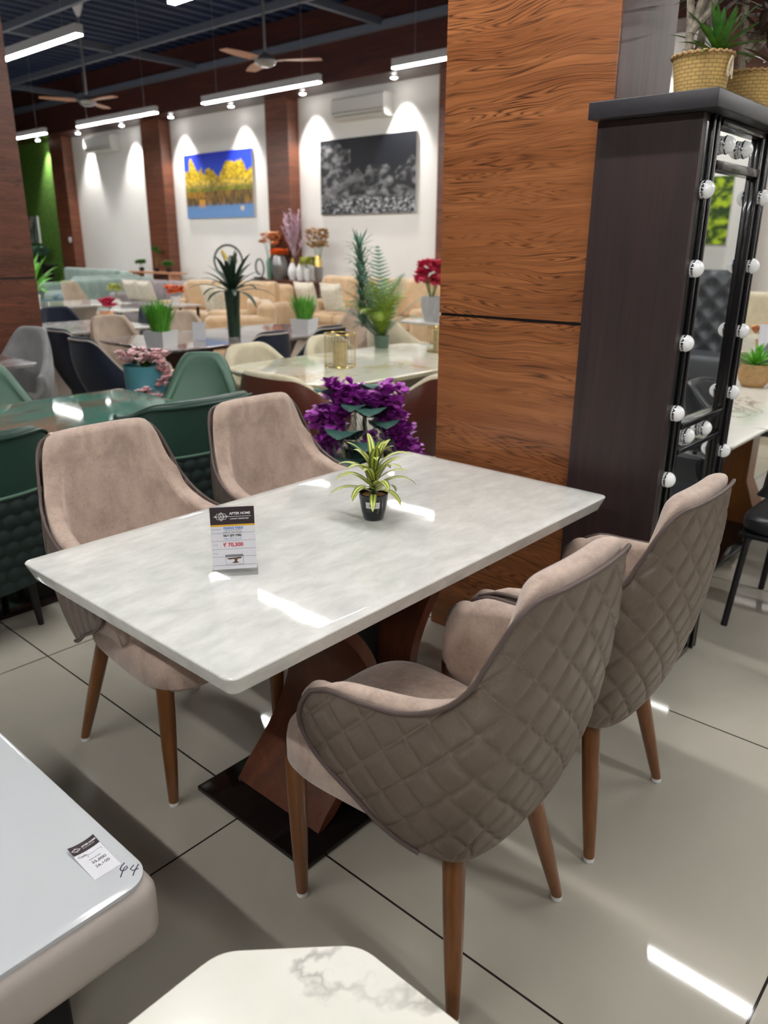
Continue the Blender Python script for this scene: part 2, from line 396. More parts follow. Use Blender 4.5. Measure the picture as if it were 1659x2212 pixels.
for i, (a, c) in enumerate(cols):
    struct(MB().box(a, 10.04, 0, c, YB - .002, 3.9), 'trim_%d' % (i + 2), M['teak_far'])
struct(MB().box(-24, 10.24, 0, -19.95, YB - .001, 3.9), 'trim_9', M['moss'])         # moss covered bay
n = 10
for y in (.4, 2.3, 4.2, 6.1, 8.0):
    struct(MB().box(XL, y - .03, 4.46, XR, y + .03, 4.56), 'trim_%d' % n, M['beam']); n += 1
for x in (-22, -17.7, -13.2, -8.65, -4.1, .45, 5):
    struct(MB().box(x - .035, YF, 4.50, x + .035, 9.7, 4.60), 'trim_%d' % n, M['beam']); n += 1
struct(MB().box(XL, 9.60, 4.46, XR, 9.70, 4.56), 'trim_%d' % n, M['beam'])

# free standing column beside the table, with one grey flank and a dark groove
t = thing('wooden_pillar', 'large square pillar clad in orange-brown wood with a dark groove, behind the white dining table', 'pillar', (-1.44, 2.26, 0))
def P(mb, name, mat, par=t, **k): return mb.build(name, M[mat], par, **k)
P(MB().box(-.30, 0, 0, .30, .012, 1.225).box(-.30, 0, 1.235, .30, .012, 4.9), 'front_cladding', 'teak', smooth=False)
P(MB().box(-.298, .006, 1.22, .298, .012, 1.24), 'groove', 'matt_black', smooth=False)
P(MB().box(-.294, .012, 0, .294, .37, 4.9), 'core', 'teak_dark', smooth=False)
P(MB().box(.294, .012, 0, .302, .372, 4.9), 'side_cladding', 'grey_panel', smooth=False)['label'] = 'grey brown flank'
P(MB().box(-.302, .012, 0, -.294, .372, 4.9), 'side_cladding', 'teak_far', smooth=False)
t = thing('wooden_pillar', 'red-brown wood clad pillar at the left edge behind the grey chair', 'pillar', (-6.3, 2.33, 0))
P(MB().box(-.30, 0, 0, .30, .46, 1.21).box(-.30, 0, 1.225, .30, .46, 4.9), 'cladding', 'teak_far', t, smooth=False)
P(MB().box(-.295, .005, 1.21, .295, .455, 1.225), 'groove', 'matt_black', t, smooth=False)

# ------------------------------------------------------------------ lights
def light_proto(label, loc):
    t = thing('linear_light', label, 'ceiling light', loc, 0, 'linear pendant lights')
    MB().box(-1.22, -.04, .012, 1.22, .04, .10).build('housing', M['housing'], t, smooth=False)
    MB().box(-1.215, -.034, 0, 1.215, .034, .0119).build('diffuser', M['tube'], t, smooth=False)
    for x in (-.9, .9):
        MB().tube([(x, 0, .1), (x, 0, 1.6)], .0035, 6).build('wire', M['steel'], t)
    return t
rows = {7.62: 'row nearest the back wall', 4.48: 'second row from the back wall', 1.45: 'row above the dining table', -1.6: 'row behind the camera', -4.3: 'row by the front wall'}
place = ['furthest left', 'second from the left', 'third from the left', 'fourth from the left', 'middle', 'sixth', 'seventh', 'last on the right']
first = None
for y, rn in rows.items():
    for k in range(6 if y > 0 else 5):
        if (y == 1.45 and k == 3) or (y == -1.6 and k < 3) or (y > 7 and k == 4) or (y < -4 and k < 4): continue
        kk = k + (0 if y > 0 else 1)
        x = -16.15 + 3.67 * kk - (.40 if y == 4.48 else 0) - .28 * (y > 7) + (.33 if y == 4.48 and k == 3 else 0)
        lab = 'white pendant strip light, %s, %s' % (place[k], rn)
        if first is None: first = light_proto(lab, (x, y, 3.4))
        else: dup(first, (x, y, 3.4), 0, lab)
# soffit spotlights: fitting + real spot lamp
sp0 = None
sx = [-20.4, -18.4, -16.5, -14.65, -12.7, -10.75, -8.7, -6.7, -4.7, -2.5, -.6, 1.6, 3.3, 5.3]
for i, x in enumerate(sx):
    lab = 'round spotlight in the timber soffit, %s from the green moss wall' % ('first second third fourth fifth sixth seventh eighth ninth tenth eleventh twelfth thirteenth fourteenth'.split()[i])
    if i == 0:
        sp0 = thing('spotlight', lab, 'spotlight', (x, 10.0, 3.9), 0, 'soffit spotlights')
        MB().lathe([(.075, -.002), (.075, -.014), (.055, -.016)], seg=20).build('bezel', M['housing'], sp0)
        MB().lathe([(.0, -.03), (.03, -.028), (.052, -.017), (.052, -.0165)], seg=20).build('lens', M['spot'], sp0)
    else: dup(sp0, (x, 10.0, 3.9), 0, lab)
    ld = bpy.data.lights.new('spot_lamp', 'SPOT'); ld.energy = 210; ld.spot_size = math.radians(78); ld.spot_blend = .7; ld.shadow_soft_size = .05; ld.color = (1, .97, .93)
    lo = bpy.data.objects.new('spot_lamp', ld); COL.objects.link(lo); lo.location = (x, 10.02, 3.84); lo.rotation_euler = (math.radians(7), 0, 0)

# ------------------------------------------------------------------ ceiling fans
def fan(loc, rot, lab):
    t = thing('ceiling_fan', lab, 'ceiling fan', loc, rot)
    MB().lathe([(.0, -.06), (.07, -.055), (.11, -.03), (.12, 0), (.1, .03), (.05, .05), (.03, .08), (0, .08)], seg=28).build('motor', M['steel'], t)
    MB().lathe([(.014, .07), (.014, 1.12)], seg=10).build('rod', M['steel'], t)
    MB().lathe([(.018, 1.02), (.03, 1.04), (.07, 1.14), (.075, 1.19), (0, 1.19)], seg=20).build('canopy', M['housing'], t)
    for k in range(3):
        a = k * 2 * PI / 3; R = Matrix.Rotation(a, 4, 'Z')
        bl = MB(); top = []; n = 8
        for i in range(n + 1):
            u = i / n; x = .15 + .47 * u; w = .055 + .02 * math.sin(PI * u); tw = .16 * (1 - u)
            top.append([(x, -w, .0 - tw * w), (x, w, .0 + tw * w), (x, w, .008 + tw * w), (x, -w, .008 - tw * w)])
        bl.rings(top); bl.xf(R); o = bl.build('blade', M['fan_wood'], t)
        MB().rbox(.09, -.022, -.004, .19, .022, .004, .003).xf(R).build('bracket', M['steel'], o)
fan((-7.30, 6.25, 3.36), .62, 'three-bladed ceiling fan with pinkish wood blades, the nearer and larger one')
fan((-11.05, 6.2, 3.34), .1, 'three-bladed ceiling fan further back, at the left below the hanging strip light')

# ------------------------------------------------------------------ air conditioners
def aircon(loc, lab):
    t = thing('air_conditioner', lab, 'air conditioner', loc)
    pr = [(0, 0), (0, .33), (-.2, .33), (-.235, .31), (-.245, .27), (-.24, .09), (-.2, .02), (-.12, 0)]
    MB().rings([[(x, y, z) for y, z in pr] for x in (-.58, -.574, .574, .58)]).build('body', M['ac'], t, angle=25)
    MB().rbox(-.52, -.237, .045, .52, -.19, .06, .004).build('louvre', M['ac_grey'], t)
    MB().rbox(-.565, -.249, .10, .565, -.238, .112, .003).build('trim_line', M['ac_grey'], t)
aircon((-9.55, YB + .001, 3.42), 'white split air conditioner above the black and white picture')
aircon((-17.72, YB + .001, 3.46), 'white split air conditioner on the empty wall bay further left')

# ------------------------------------------------------------------ pictures on the walls
def fbm(x, y, s=1, o=4): return mnoise.fractal(Vector((x * s, y * s, 1.7)), 1.0, 2.0, o)
def picture(name, lab, x0, x1, z0, z1, fn, nx=150, nz=90, y=YB - .045, cat='picture', dep=.04):
    t = thing(name, lab, cat, ((x0 + x1) / 2, y, z0)); w = (x1 - x0) / 2; h = z1 - z0
    MB().box(-w, .002, 0, w, dep, h).build('canvas_edge', M['wall'], t, smooth=False)
    b = MB(); vs = []; fs = []; cs = []
    for j in range(nz + 1):
        for i in range(nx + 1):
            vs.append((-w + 2 * w * i / nx, 0, h * j / nz)); cs.append(fn(i / nx, j / nz))
    for j in range(nz):
        for i in range(nx):
            a = j * (nx + 1) + i; fs.append((a, a + 1, a + nx + 2, a + nx + 1))
    b.add(vs, fs); b.c = cs
    b.build('print', M['vcol'], t, smooth=False, recalc=False)
def mixc(a, b, t): t = max(0, min(1, t)); return tuple(a[i] * (1 - t) + b[i] * t for i in range(3)) + (1,)
def autumn(u, v):
    hz = .42; refl = v < hz; vv = (hz + (hz - v) * 1.05) if refl else v
    tops = .80 + .12 * math.sin(u * 9 + .6) * .5 + .14 * fbm(u, .3, 9) - .12 * max(0, u - .75) * 3
    sky = mixc(lin(46, 90, 214), lin(20, 40, 196), (v - .6) * 2.4)
    if u < .08 or abs(u - .3) < .02: tops -= .06
    if v >= hz:
        if v > tops: return sky
        k = fbm(u, v, 26); c = mixc(lin(150, 124, 20), lin(232, 196, 40), .5 + k * 1.1)
        if v < hz + .15: c = mixc(lin(60, 66, 40), c, (v - hz) / .12 + .3 * fbm(u * 6, v, 14))
        if abs(math.sin(u * 70)) > .93 and v < .6: c = mixc(c, lin(200, 200, 170), .35)
        if v < hz + .05: c = mixc(lin(150, 140, 40), lin(90, 100, 30), .5 + fbm(u, v, 20))
        return c
    if v > .33 and u < .38 + .1 * fbm(u, v, 6): return mixc(lin(176, 130, 30), lin(130, 90, 24), .5 + fbm(u, v, 30))
    deep = (hz - v) / hz; k = fbm(u * 3, v * .8, 12)
    c = mixc(lin(70, 62, 40), lin(150, 110, 40), .4 + k) if deep < .55 else lin(96, 136, 186)
    if .2 < u < .3 and .3 < deep < .62: c = lin(206, 144, 40)
    c = mixc(c, lin(104, 144, 196), (deep - .45) * 3 + .3 * k)
    if (u - .84) ** 2 * 2 + (v - .14) ** 2 < .0012: c = lin(220, 200, 170)
    return c
picture('landscape_picture', 'colour canvas of yellow autumn trees and a blue lake on the white wall', -14.68, -12.48, 1.98, 3.2, autumn)
def stones(u, v):
    edge = .62 + .12 * fbm(u, .2, 7) + (.3 * (u < .34)) - (.06 * (.34 < u < .5))
    if v > edge: return lin(10, 14, 26)
    k = .5 + fbm(u, v, 15); q = abs(fbm(u + 3, v, 26, 2))
    c = mixc(lin(24, 25, 30), lin(150, 150, 152), k * .75 - .15)
    if v < .22: c = mixc(lin(10, 10, 14), lin(170, 172, 176), (q * 2.2 - .25) * (.6 + u))
    if abs((v - .28) - (u - .1) * .7) < .05 and u < .5: c = mixc(c, lin(120, 120, 122), .5)
    if .25 < u < .6 and .3 < v < .42: c = mixc(c, lin(20, 20, 24), .5)
    return c
picture('monochrome_picture', 'large black and white canvas of rocks below the nearer air conditioner', -10.62, -8.44, 1.97, 3.17, stones)
def greenleaf(u, v):
    k = .5 + fbm(u * 2.2 - v * .8, v * 2 + u * .6, 5); s = .5 + .5 * math.sin((u * 9 + v * 22) + 4 * fbm(u, v, 4))
    if u > .62 + .1 * fbm(u, v, 5): return mixc(lin(30, 30, 22), lin(120, 126, 40), k - .5)
    return mixc(lin(40, 70, 14), lin(186, 214, 40), s * k * 1.4)
picture('leaf_picture', 'dark canvas with bright green leaves seen in the mirror', 1.75, 2.8, 1.5, 2.28, greenleaf, 60, 60)
def portrait(u, v):
    if u < .05 or u > .95 or v < .03 or v > .97: return lin(150, 164, 158)
    if (u - .3) ** 2 * .8 + (v - .75) ** 2 * .6 < .02: return lin(216, 190, 160)
    return mixc(lin(60, 76, 70), lin(170, 178, 168), .5 + fbm(u, v, 4) * 1.3)
picture('framed_picture', 'small framed grey figure print hanging on the green moss wall', -21.95, -21.4, 1.48, 2.16, portrait, 24, 30, y=10.19)
tag = MB().rbox(-19.5, 10.028, 1.5, -19.38, 10.04, 1.62, .01).build('wall_switch', M['white_cer'], None, label='white square switch on the wood column beside the moss wall', cat='switch')
# ------------------------------------------------------------------ dining chair shell
def crom(ts, ps, t):
    n = len(ts); i = max(0, min(n - 2, int(np.searchsorted(ts, t, side='right')) - 1))
    h = ts[i + 1] - ts[i]; s = (t - ts[i]) / h
    def m(k):
        if k == 0: return (ps[1] - ps[0]) / (ts[1] - ts[0])
        if k == n - 1: return (ps[-1] - ps[-2]) / (ts[-1] - ts[-2])
        return (ps[k + 1] - ps[k - 1]) / (ts[k + 1] - ts[k - 1])
    m0, m1 = m(i) * h, m(i + 1) * h
    return (2 * s**3 - 3 * s**2 + 1) * ps[i] + (s**3 - 2 * s**2 + s) * m0 + (-2 * s**3 + 3 * s**2) * ps[i + 1] + (s**3 - s**2) * m1
class Shell:
    """curved chair shell: stations (u, top, mid, bottom), u=0 rear centre, u=1 arm front"""
    def __init__(s, st):
        ts = []; A = []
        for u, T, Mi, B in reversed(st):
            if u > 0: ts.append(-u); A.append([(-T[0], T[1], T[2]), (-Mi[0], Mi[1], Mi[2]), (-B[0], B[1], B[2])])
        for u, T, Mi, B in st: ts.append(u); A.append([T, Mi, B])
        s.ts = np.array(ts); s.A = np.array(A, float)
    def P(s, u, v):
        u = max(-1, min(1, u)); T, Mi, B = (crom(s.ts, s.A[:, k, :], u) for k in range(3))
        return T * (v * (2 * v - 1)) + Mi * (4 * v * (1 - v)) + B * ((1 - v) * (1 - 2 * v))
    def grid(s, us, vs):
        G = np.array([[s.P(u, v) for v in vs] for u in us])
        du = np.gradient(G, axis=0); dv = np.gradient(G, axis=1); N = np.cross(du, dv)
        N /= np.linalg.norm(N, axis=2)[..., None] + 1e-12
        c = np.array([0, .1, .5])
        if np.sum(N * (G - c)) < 0: N = -N
        return G, N, du
def shell_parts(st, th=.05, nu=60, nv=12, quilt=None, v0=0.0, v1=1.0, P_=.0925, low=True):
    """returns (outer MB, inner MB, edge path list)"""
    S = Shell(st)
    NU, NV = (300, 110) if quilt else (nu, nv)
    us = np.linspace(-1, 1, NU + 1); vs = np.linspace(v0, v1, NV + 1)
    G, N, du = S.grid(us, vs)
    mid = S.grid(us, np.array([.45, .5]))[0][:, 0, :]
    arc = np.concatenate([[0], np.cumsum(np.linalg.norm(np.diff(mid, axis=0), axis=1))]); arc -= arc[-1] / 2
    out = MB(); V = []; UV = []
    if quilt:
        fu = np.linspace(0, NU, 2400); mc = np.stack([np.interp(fu, np.arange(NU + 1), mid[:, k]) for k in (0, 1)], 1); ma = np.interp(fu, np.arange(NU + 1), arc)
        e0 = (mc[0] - mc[6]); e1 = (mc[-1] - mc[-7])
        def proj_arc(q):
            d = np.sum((mc - q) ** 2, axis=1); k = int(np.argmin(d))
            ex = 0
            if k == 0: ex = -float(np.dot(q - mc[0], e0 / np.linalg.norm(e0)))
            if k == len(mc) - 1: ex = float(np.dot(q - mc[-1], e1 / np.linalg.norm(e1)))
            return ma[k] + ex
    for i in range(NU + 1):
        for j in range(NV + 1):
            p = G[i, j]; s_, z_ = (proj_arc(p[:2]) if quilt else arc[i]), p[2] * 1.0
            h = 0
            if quilt == 'diamond':
                pr = 1
                for q in (s_ + z_, s_ - z_):
                    d = abs(((q / P_ + .5) % 1) - .5) * P_ * .707
                    pr *= 1 - math.exp(-(d / .0052) ** 1.15)
                h = -.0052 + .0068 * pr
            elif quilt == 'channel':
                d = abs(((s_ / .045 + .5) % 1) - .5) * .045; h = -.0055 * math.exp(-(d / .006) ** 2)
            elif quilt == 'bubble':
                row = round(z_ / .052); fx = ((s_ / .06 + .5 * (row % 2)) % 1) - .5; fz = z_ / .052 - row
                h = .009 * max(0, 1 - (fx * fx + fz * fz) * 3.6)
            e = min(1, min(j, NV - j) / 4, min(i, NU - i) / 6) if quilt else 1
            V.append(tuple(p + N[i, j] * (h * e))); UV.append((s_, z_))
    F = [(i * (NV + 1) + j, i * (NV + 1) + j + 1, (i + 1) * (NV + 1) + j + 1, (i + 1) * (NV + 1) + j) for i in range(NU) for j in range(NV)]
    # give the skin a thin back so it is a solid sheet
    base = len(V)
    V2 = [tuple(G[i, j] - N[i, j] * .006) for i in range(NU + 1) for j in range(NV + 1)] if not quilt else []
    out.add(V, F, UV)
    # inner padding
    nu2, nvo, nvi = nu, 5, nv
    us2 = np.linspace(-1, 1, nu2 + 1); vo = np.linspace(0, 1, nvo + 1); vi = np.linspace(1, 0, nvi + 1)
    Go, No, _ = S.grid(us2, vo); Gi, Ni, dui = S.grid(us2, np.linspace(0, 1, nvi + 1))
    Gs = Gi.copy(); Ns = Ni.copy()
    for _ in range(14):
        Ns[1:-1] = (Ns[:-2] + Ns[1:-1] * 2 + Ns[2:]) / 4
    Ns /= np.linalg.norm(Ns, axis=2)[..., None]
    tt_ = np.array([th * (1 + .28 * math.sin(PI * min(1, (1 - v) * 1.1))) for v in np.linspace(0, 1, nvi + 1)])[None, :, None]
    IN = Gi - Ns * ((.0095 if quilt else .004) + tt_)
    for _ in range(16):
        IN[1:-1] = (IN[:-2] + IN[1:-1] * 2 + IN[2:]) / 4
    for i in range(nu2 + 1):
        zt, zb = IN[i, -1, 2], IN[i, 0, 2]
        if zb > .45 and low: IN[i, :, 2] = zt - (zt - IN[i, :, 2]) * (zt - .45) / (zt - zb)
    rings = []; meds = []
    gp = .0095 if quilt else .004
    for i in range(nu2 + 1):
        R = []; Q = []
        for j in range(nvo + 1): R.append(Go[i, j] - No[i, j] * gp); Q.append(Go[i, j] - No[i, j] * (gp + th / 2))
        tv = Go[i, -1] - Go[i, -2]; tv /= np.linalg.norm(tv); o_ = Go[i, -1] - No[i, -1] * gp; c = (o_ + IN[i, -1]) / 2; hv = (o_ - IN[i, -1]) / 2; hl = np.linalg.norm(hv)
        for k in range(1, 7):
            a = PI * k / 7; R.append(c + hv * math.cos(a) + tv * (hl * .85 * math.sin(a))); Q.append(c)
        for j in range(nvi + 1):
            jj = nvi - j; R.append(IN[i, jj]); Q.append((IN[i, jj] + Gi[i, jj] - Ni[i, jj] * gp) / 2)
        rings.append(R); meds.append(Q)
    def capring(R, Q, e):
        o = []
        for f in (20, 40, 60, 78, 90):
            a = math.radians(f); o.append([q + (p - q) * max(.02, math.cos(a)) + e * (th * .62 * math.sin(a)) for p, q in zip(R, Q)])
        return o
    eL = -(dui[0, nvi // 2]) / np.linalg.norm(dui[0, nvi // 2]); eR = dui[-1, nvi // 2] / np.linalg.norm(dui[-1, nvi // 2])
    allr = list(reversed(capring(rings[0], meds[0], eL))) + rings + capring(rings[-1], meds[-1], eR)
    inn = MB().rings([[tuple(p) for p in r] for r in allr])
    # piping path
    off = .0035
    lo = [i for i in range(nu2 + 1) if us2[i] < -.42]; hi = [i for i in range(nu2 + 1) if us2[i] > .42]
    path = [Go[i, 0] + No[i, 0] * off for i in reversed(lo)] + [Gi[0, j] + Ni[0, j] * off for j in range(1, nvi)]
    path += [Go[i, -1] + No[i, -1] * off for i in range(nu2 + 1)]
    path += [Gi[-1, j] + Ni[-1, j] * off for j in range(nvi - 1, 0, -1)]
    path += [Go[i, 0] + No[i, 0] * off for i in reversed(hi)]
    return out, inn, path, S
def seat_mb(w1, w0, y0, y1, z0, z1, n=4.0, crown=.012, seg=64):
    rings = []; yc = (y0 + y1) / 2; ly = (y1 - y0) / 2
    H = z1 - z0
    for zz, sc in ((z0, .90), (z0 + .004, .965), (z0 + .016, 1.0), (z0 + H * .6, 1.0), (z0 + H * .82, .985), (z0 + H * .94, .94), (z1, .86), (z1 + crown * .6, .6), (z1 + crown, .25), (z1 + crown * 1.02, .02)):
        R = []
        for k in range(seg):
            a = 2 * PI * k / seg; c, s_ = math.cos(a), math.sin(a)
            ex = math.copysign(abs(c) ** (2 / n), c); ey = math.copysign(abs(s_) ** (2 / n), s_)
            w = w0 + (w1 - w0) * ((ey + 1) / 2)
            R.append((ex * w * sc, yc + ey * ly * sc, zz))
        rings.append(R)
    return MB().rings(rings)
def leg_mb(top, foot, r0, r1, seg=14, sq=0):
    t, f = Vector(top), Vector(foot); rs = []
    for i in range(9):
        u = i / 8; p = t.lerp(f, u); r = r0 + (r1 - r0) * u + .002 * math.sin(PI * u)
        rs.append([tuple(p + Vector((r * math.cos(2 * PI * k / seg), r * math.sin(2 * PI * k / seg), 0))) for k in range(seg)])
    return MB().rings(rs)
ST_DINING = [
    (0, (0, -.335, .94), (0, -.318, .63), (0, -.240, .366)),
    (.17, (.100, -.330, .94), (.114, -.309, .63), (.104, -.235, .366)),
    (.30, (.162, -.318, .936), (.196, -.284, .62), (.176, -.213, .368)),
    (.38, (.190, -.300, .905), (.231, -.247, .61), (.208, -.180, .376)),
    (.48, (.211, -.270, .83), (.253, -.188, .59), (.232, -.132, .394)),
    (.60, (.234, -.222, .745), (.265, -.118, .575), (.249, -.072, .425)),
    (.73, (.252, -.135, .695), (.271, -.045, .575), (.260, -.014, .466)),
    (.85, (.264, -.03, .680), (.274, .025, .582), (.266, .045, .498)),
    (.94, (.266, .045, .674), (.274, .08, .596), (.268, .088, .527)),
    (1, (.266, .092, .652), (.272, .118, .603), (.268, .114, .557))]
def dining_chair(loc, rz, lab, quilt):
    t = thing('dining_chair', lab, 'chair', loc, rz, None)
    o, inn, path, S = shell_parts(ST_DINING, .048, 72, 16, quilt)
    o.build('outer_shell', M['taupe_lea' if quilt == 'diamond' else 'taupe_lea2'], t, angle=80, label='quilted leather outer shell')
    inn.build('backrest_pad', M['taupe_fab'], t, angle=70)
    MB().tube(path, .0048, 8).build('piping', M['piping'], t)
    seat_mb(.232, .188, -.215, .300, .362, .472).build('seat', M['taupe_fab'], t)
    for sx in (-1, 1):
        for top, foot in (((.188 * sx, .237, .378), (.19 * sx, .228, .012)), ((.135 * sx, -.165, .345), (.205 * sx, -.228, .012))):
            g = leg_mb(top, foot, .0235, .0135).build('leg', M['leg_wood'], t)
            MB().lathe([(.012, 0), (.014, .002), (.014, .013)], foot[0], foot[1], 14).build('glide', M['white_cer'], g)
    return t
c1 = dining_chair((-.862, 1.135, 0), PI / 2, 'taupe dining chair with diamond quilted brown leather back, nearest the camera', 'diamond')
c1['group'] = 'taupe chairs at the white table'
dup(c1, (-.862, 1.705, 0), PI / 2, 'taupe dining chair with diamond quilted back beside the tall mirror cabinet', 'taupe chairs at the white table')
c3 = dining_chair((-1.81, 1.11, 0), -PI / 2, 'taupe velvet dining chair with channelled sides at the near left of the white table', 'channel')
c3['group'] = 'taupe chairs at the white table'
dup(c3, (-1.82, 1.70, 0), -PI / 2, 'taupe velvet dining chair facing us, in front of the brown tub chair', 'taupe chairs at the white table')

# ------------------------------------------------------------------ main dining table
def slab(x0, y0, x1, y1, z0, z1, r=.025, inset=.018, seg=6, lip=.006):
    def outline(d, z):
        R = []; rr = max(.002, r - d * .3)
        for cx, cy, a0 in ((x1 - d - rr, y1 - d - rr, 0), (x0 + d + rr, y1 - d - rr, PI / 2), (x0 + d + rr, y0 + d + rr, PI), (x1 - d - rr, y0 + d + rr, 1.5 * PI)):
            for k in range(seg + 1):
                a = a0 + PI / 2 * k / seg; R.append((cx + rr * math.cos(a), cy + rr * math.sin(a), z))
        return R
    return MB().rings([outline(inset + .004, z0), outline(inset, z0 + .003), outline(.002, z1 - lip - .006), outline(0, z1 - lip), outline(.0015, z1 - lip * .35), outline(.005, z1), outline(.03, z1)])
t = thing('dining_table', 'rectangular white onyx-topped dining table on a curved wood pedestal', 'table', (-1.359, 1.398, 0))
def T(mb, name, mat, **k): return mb.build(name, M[mat], t, **k)
T(slab(-.398, -.71, .398, .71, .705, .75, .022, .015, 6, .0035), 'tabletop', 'onyx', angle=30)
T(MB().rbox(-.225, -.40, 0, .225, .40, .016, .004, 2), 'base_plate', 'black_gloss')
def board(sgn):
    pts = []
    for i in range(25):
        u = i / 24; z = .016 + .66 * u
        y = sgn * (-.32 + .245 * math.sin(PI * min(1, u * .98 + .03)) ** .9)
        pts.append((y, z))
    rs = []
    for i, (y, z) in enumerate(pts):
        a = pts[max(0, i - 1)]; c = pts[min(24, i + 1)]; d = Vector((c[0] - a[0], c[1] - a[1])).normalized(); nx = Vector((-d.y, d.x)) * .017
        rs.append([(-.165, y + nx.x, z + nx.y), (.165, y + nx.x, z + nx.y), (.165, y - nx.x, z - nx.y), (-.165, y - nx.x, z - nx.y)])
    rs[0] = [(p[0], p[1], .016) for p in rs[0]]
    return MB().rings(rs)
T(board(1), 'curved_board', 'ped_wood', angle=30); T(board(-1), 'curved_board', 'ped_wood', angle=30)
T(MB().rbox(-.06, -.05, .016, .06, .05, .69, .004), 'centre_post', 'matt_black')
T(MB().rbox(-.25, -.42, .684, .25, .42, .705, .003), 'top_rail', 'matt_black')

# price card in a clear acrylic stand
def text_mesh(body, size, x, y, mat, parent, name='lettering', dz=.0009, align='LEFT', bold=0.0, sx=1, shear=0):
    cu = bpy.data.curves.new(name, 'FONT'); cu.body = body; cu.size = size; cu.align_x = align; cu.offset = bold; cu.resolution_u = 3; cu.shear = shear
    o = bpy.data.objects.new(name, cu); COL.objects.link(o)
    me = bpy.data.meshes.new_from_object(o.evaluated_get(bpy.context.evaluated_depsgraph_get()))
    bpy.data.objects.remove(o); bpy.data.curves.remove(cu)
    for v in me.vertices: v.co = Vector((v.co.x * sx + x, v.co.y + y, dz))
    me.materials.clear(); me.materials.append(mat)
    q = bpy.data.objects.new(name, me); COL.objects.link(q); q.parent = parent; return q
def apply_local(o, Mx):
    o.data.transform(Mx)
card = thing('price_card_stand', 'clear acrylic stand with a printed price card on the white dining table', 'sign', (-1.322, .982, .7505), math.atan2(.08, .064))
W, Hh = .102, .150; TL = math.radians(82)
Tm = Matrix.Translation((0, 0, .006)) @ Matrix.Rotation(TL, 4, 'X')       # sheet plane: x across, y up the card
a = MB().box(-W / 2 - .001, 0, -.0030, W / 2 + .001, Hh + .004, -.0012).xf(Tm).build('back_sheet', M['acrylic'], card, smooth=False)
MB().box(-W / 2 - .001, -.0, .0, W / 2 + .001, .0015, .0).xf(Tm)
MB().rbox(-W / 2 - .001, -.012, 0, W / 2 + .001, .045, .0025, .0008, 1).build('foot', M['acrylic'], card)
def sheet(x0, y0, x1, y1, z, mat, name='print_area', par=None):
    o = MB().quad([(x0, y0, z), (x1, y0, z), (x1, y1, z), (x0, y1, z)]).xf(Tm).build(name, M[mat], par or card, smooth=False, recalc=False); return o
pc = sheet(-W / 2 + .002, .006, W / 2 - .002, Hh, 0, 'paper', 'card')
z = .0004; L0, R0, T0 = -W / 2 + .002, W / 2 - .002, Hh
sheet(L0, T0 - .040, R0, T0, z, 'card_dark', 'header_band', pc); sheet(L0, T0 - .044, R0, T0 - .040, z, 'ink_y', 'gold_band', pc)
for y in (.090, .072, .053, .035, .015): sheet(L0, y, R0, y + .0006, z, 'ink_g', 'rule', pc)
def tx(body, size, x, y, mat, **k):
    o = text_mesh(body, size, x, y, M[mat], pc, **k); apply_local(o, Tm); return o
def emblem(cx, cy, r, Mx, par, mat='ink_w', dz=.0009):
    g = MB()
    def ring(rx, ry, w, n=28, wob=0, k=6):
        vs = []; fs = []
        for i in range(n * 2):
            a = 2 * PI * i / (n * 2); q = 1 + wob * math.cos(k * a)
            vs += [(cx + rx * q * math.cos(a), cy + ry * q * math.sin(a), dz), (cx + (rx * q - w) * math.cos(a), cy + (ry * q - w) * math.sin(a), dz)]
        m = n * 2
        for i in range(m):
            j = (i + 1) % m; fs.append((2 * i, 2 * i + 1, 2 * j + 1, 2 * j))
        g.add(vs, fs)
    ring(r * .52, r * .52, r * .07); ring(r * .66, r * .64, r * .035)
    ring(r * 1.12, r * .74, r * .07, wob=.09, k=8); ring(r * 1.32, r * .62, r * .06, wob=.14, k=6)
    for q in (-1, 1):
        ring_c = cx
        g.quad([(cx + q * r * .8, cy - r * .1, dz), (cx + q * r * 1.28, cy - r * .04, dz), (cx + q * r * 1.28, cy + r * .04, dz), (cx + q * r * .8, cy + r * .1, dz)])
        g.quad([(cx - r * .1, cy + q * r * .7, dz), (cx + r * .1, cy + q * r * .7, dz), (cx, cy + q * r * .98, dz)])
    return g.xf(Mx).build('emblem', M[mat], par, smooth=False, recalc=False)
emblem(-.0245, T0 - .0215, .0112, Tm, pc)
tx('AH', .0085, -.0292, T0 - .0245, 'ink_w', shear=.15, bold=.0001)
tx('AFTER HOME', .0076, -.006, T0 - .0175, 'ink_w', bold=.00022, sx=1.02)
tx('LUXURY REDEFINED', .0037, -.005, T0 - .0285, 'ink_w', sx=1.22, bold=.0001)
sheet(-.008, T0 - .0225, .042, T0 - .0216, z * 2, 'ink_w', 'rule', pc)
tx('Item Name:', .0042, L0 + .003, .0985, 'ink_g')
tx('DINING TABLE', .0066, -.021, .0995, 'ink_b', bold=.0002)
tx('TOP: ONYX WHITE', .0042, -.019, .0952, 'ink_g'); tx('BASE (K) : ASH WOOD', .0042, -.022, .0908, 'ink_g')
tx('56/1 (ST-798)', .0072, -.022, .0822, 'ink_k', bold=.00018)
tx('TABLE TOP - 56" X 32"', .0042, -.022, .0755, 'ink_b')
tx('Code:', .0042, L0 + .004, .0625, 'ink_g'); tx('\u20b9 70,300', .0125, -.023, .0590, 'ink_r', bold=.0003)
tx('Price:', .0042, L0 + .004, .0425, 'ink_g')
ph = sheet(-.020, .0175, .020, .0400, z * 2, 'ink_g', 'photo_print', pc)
sheet(-.0195, .018, .0195, .0345, z * 3, 'paper', 'photo_print', pc)
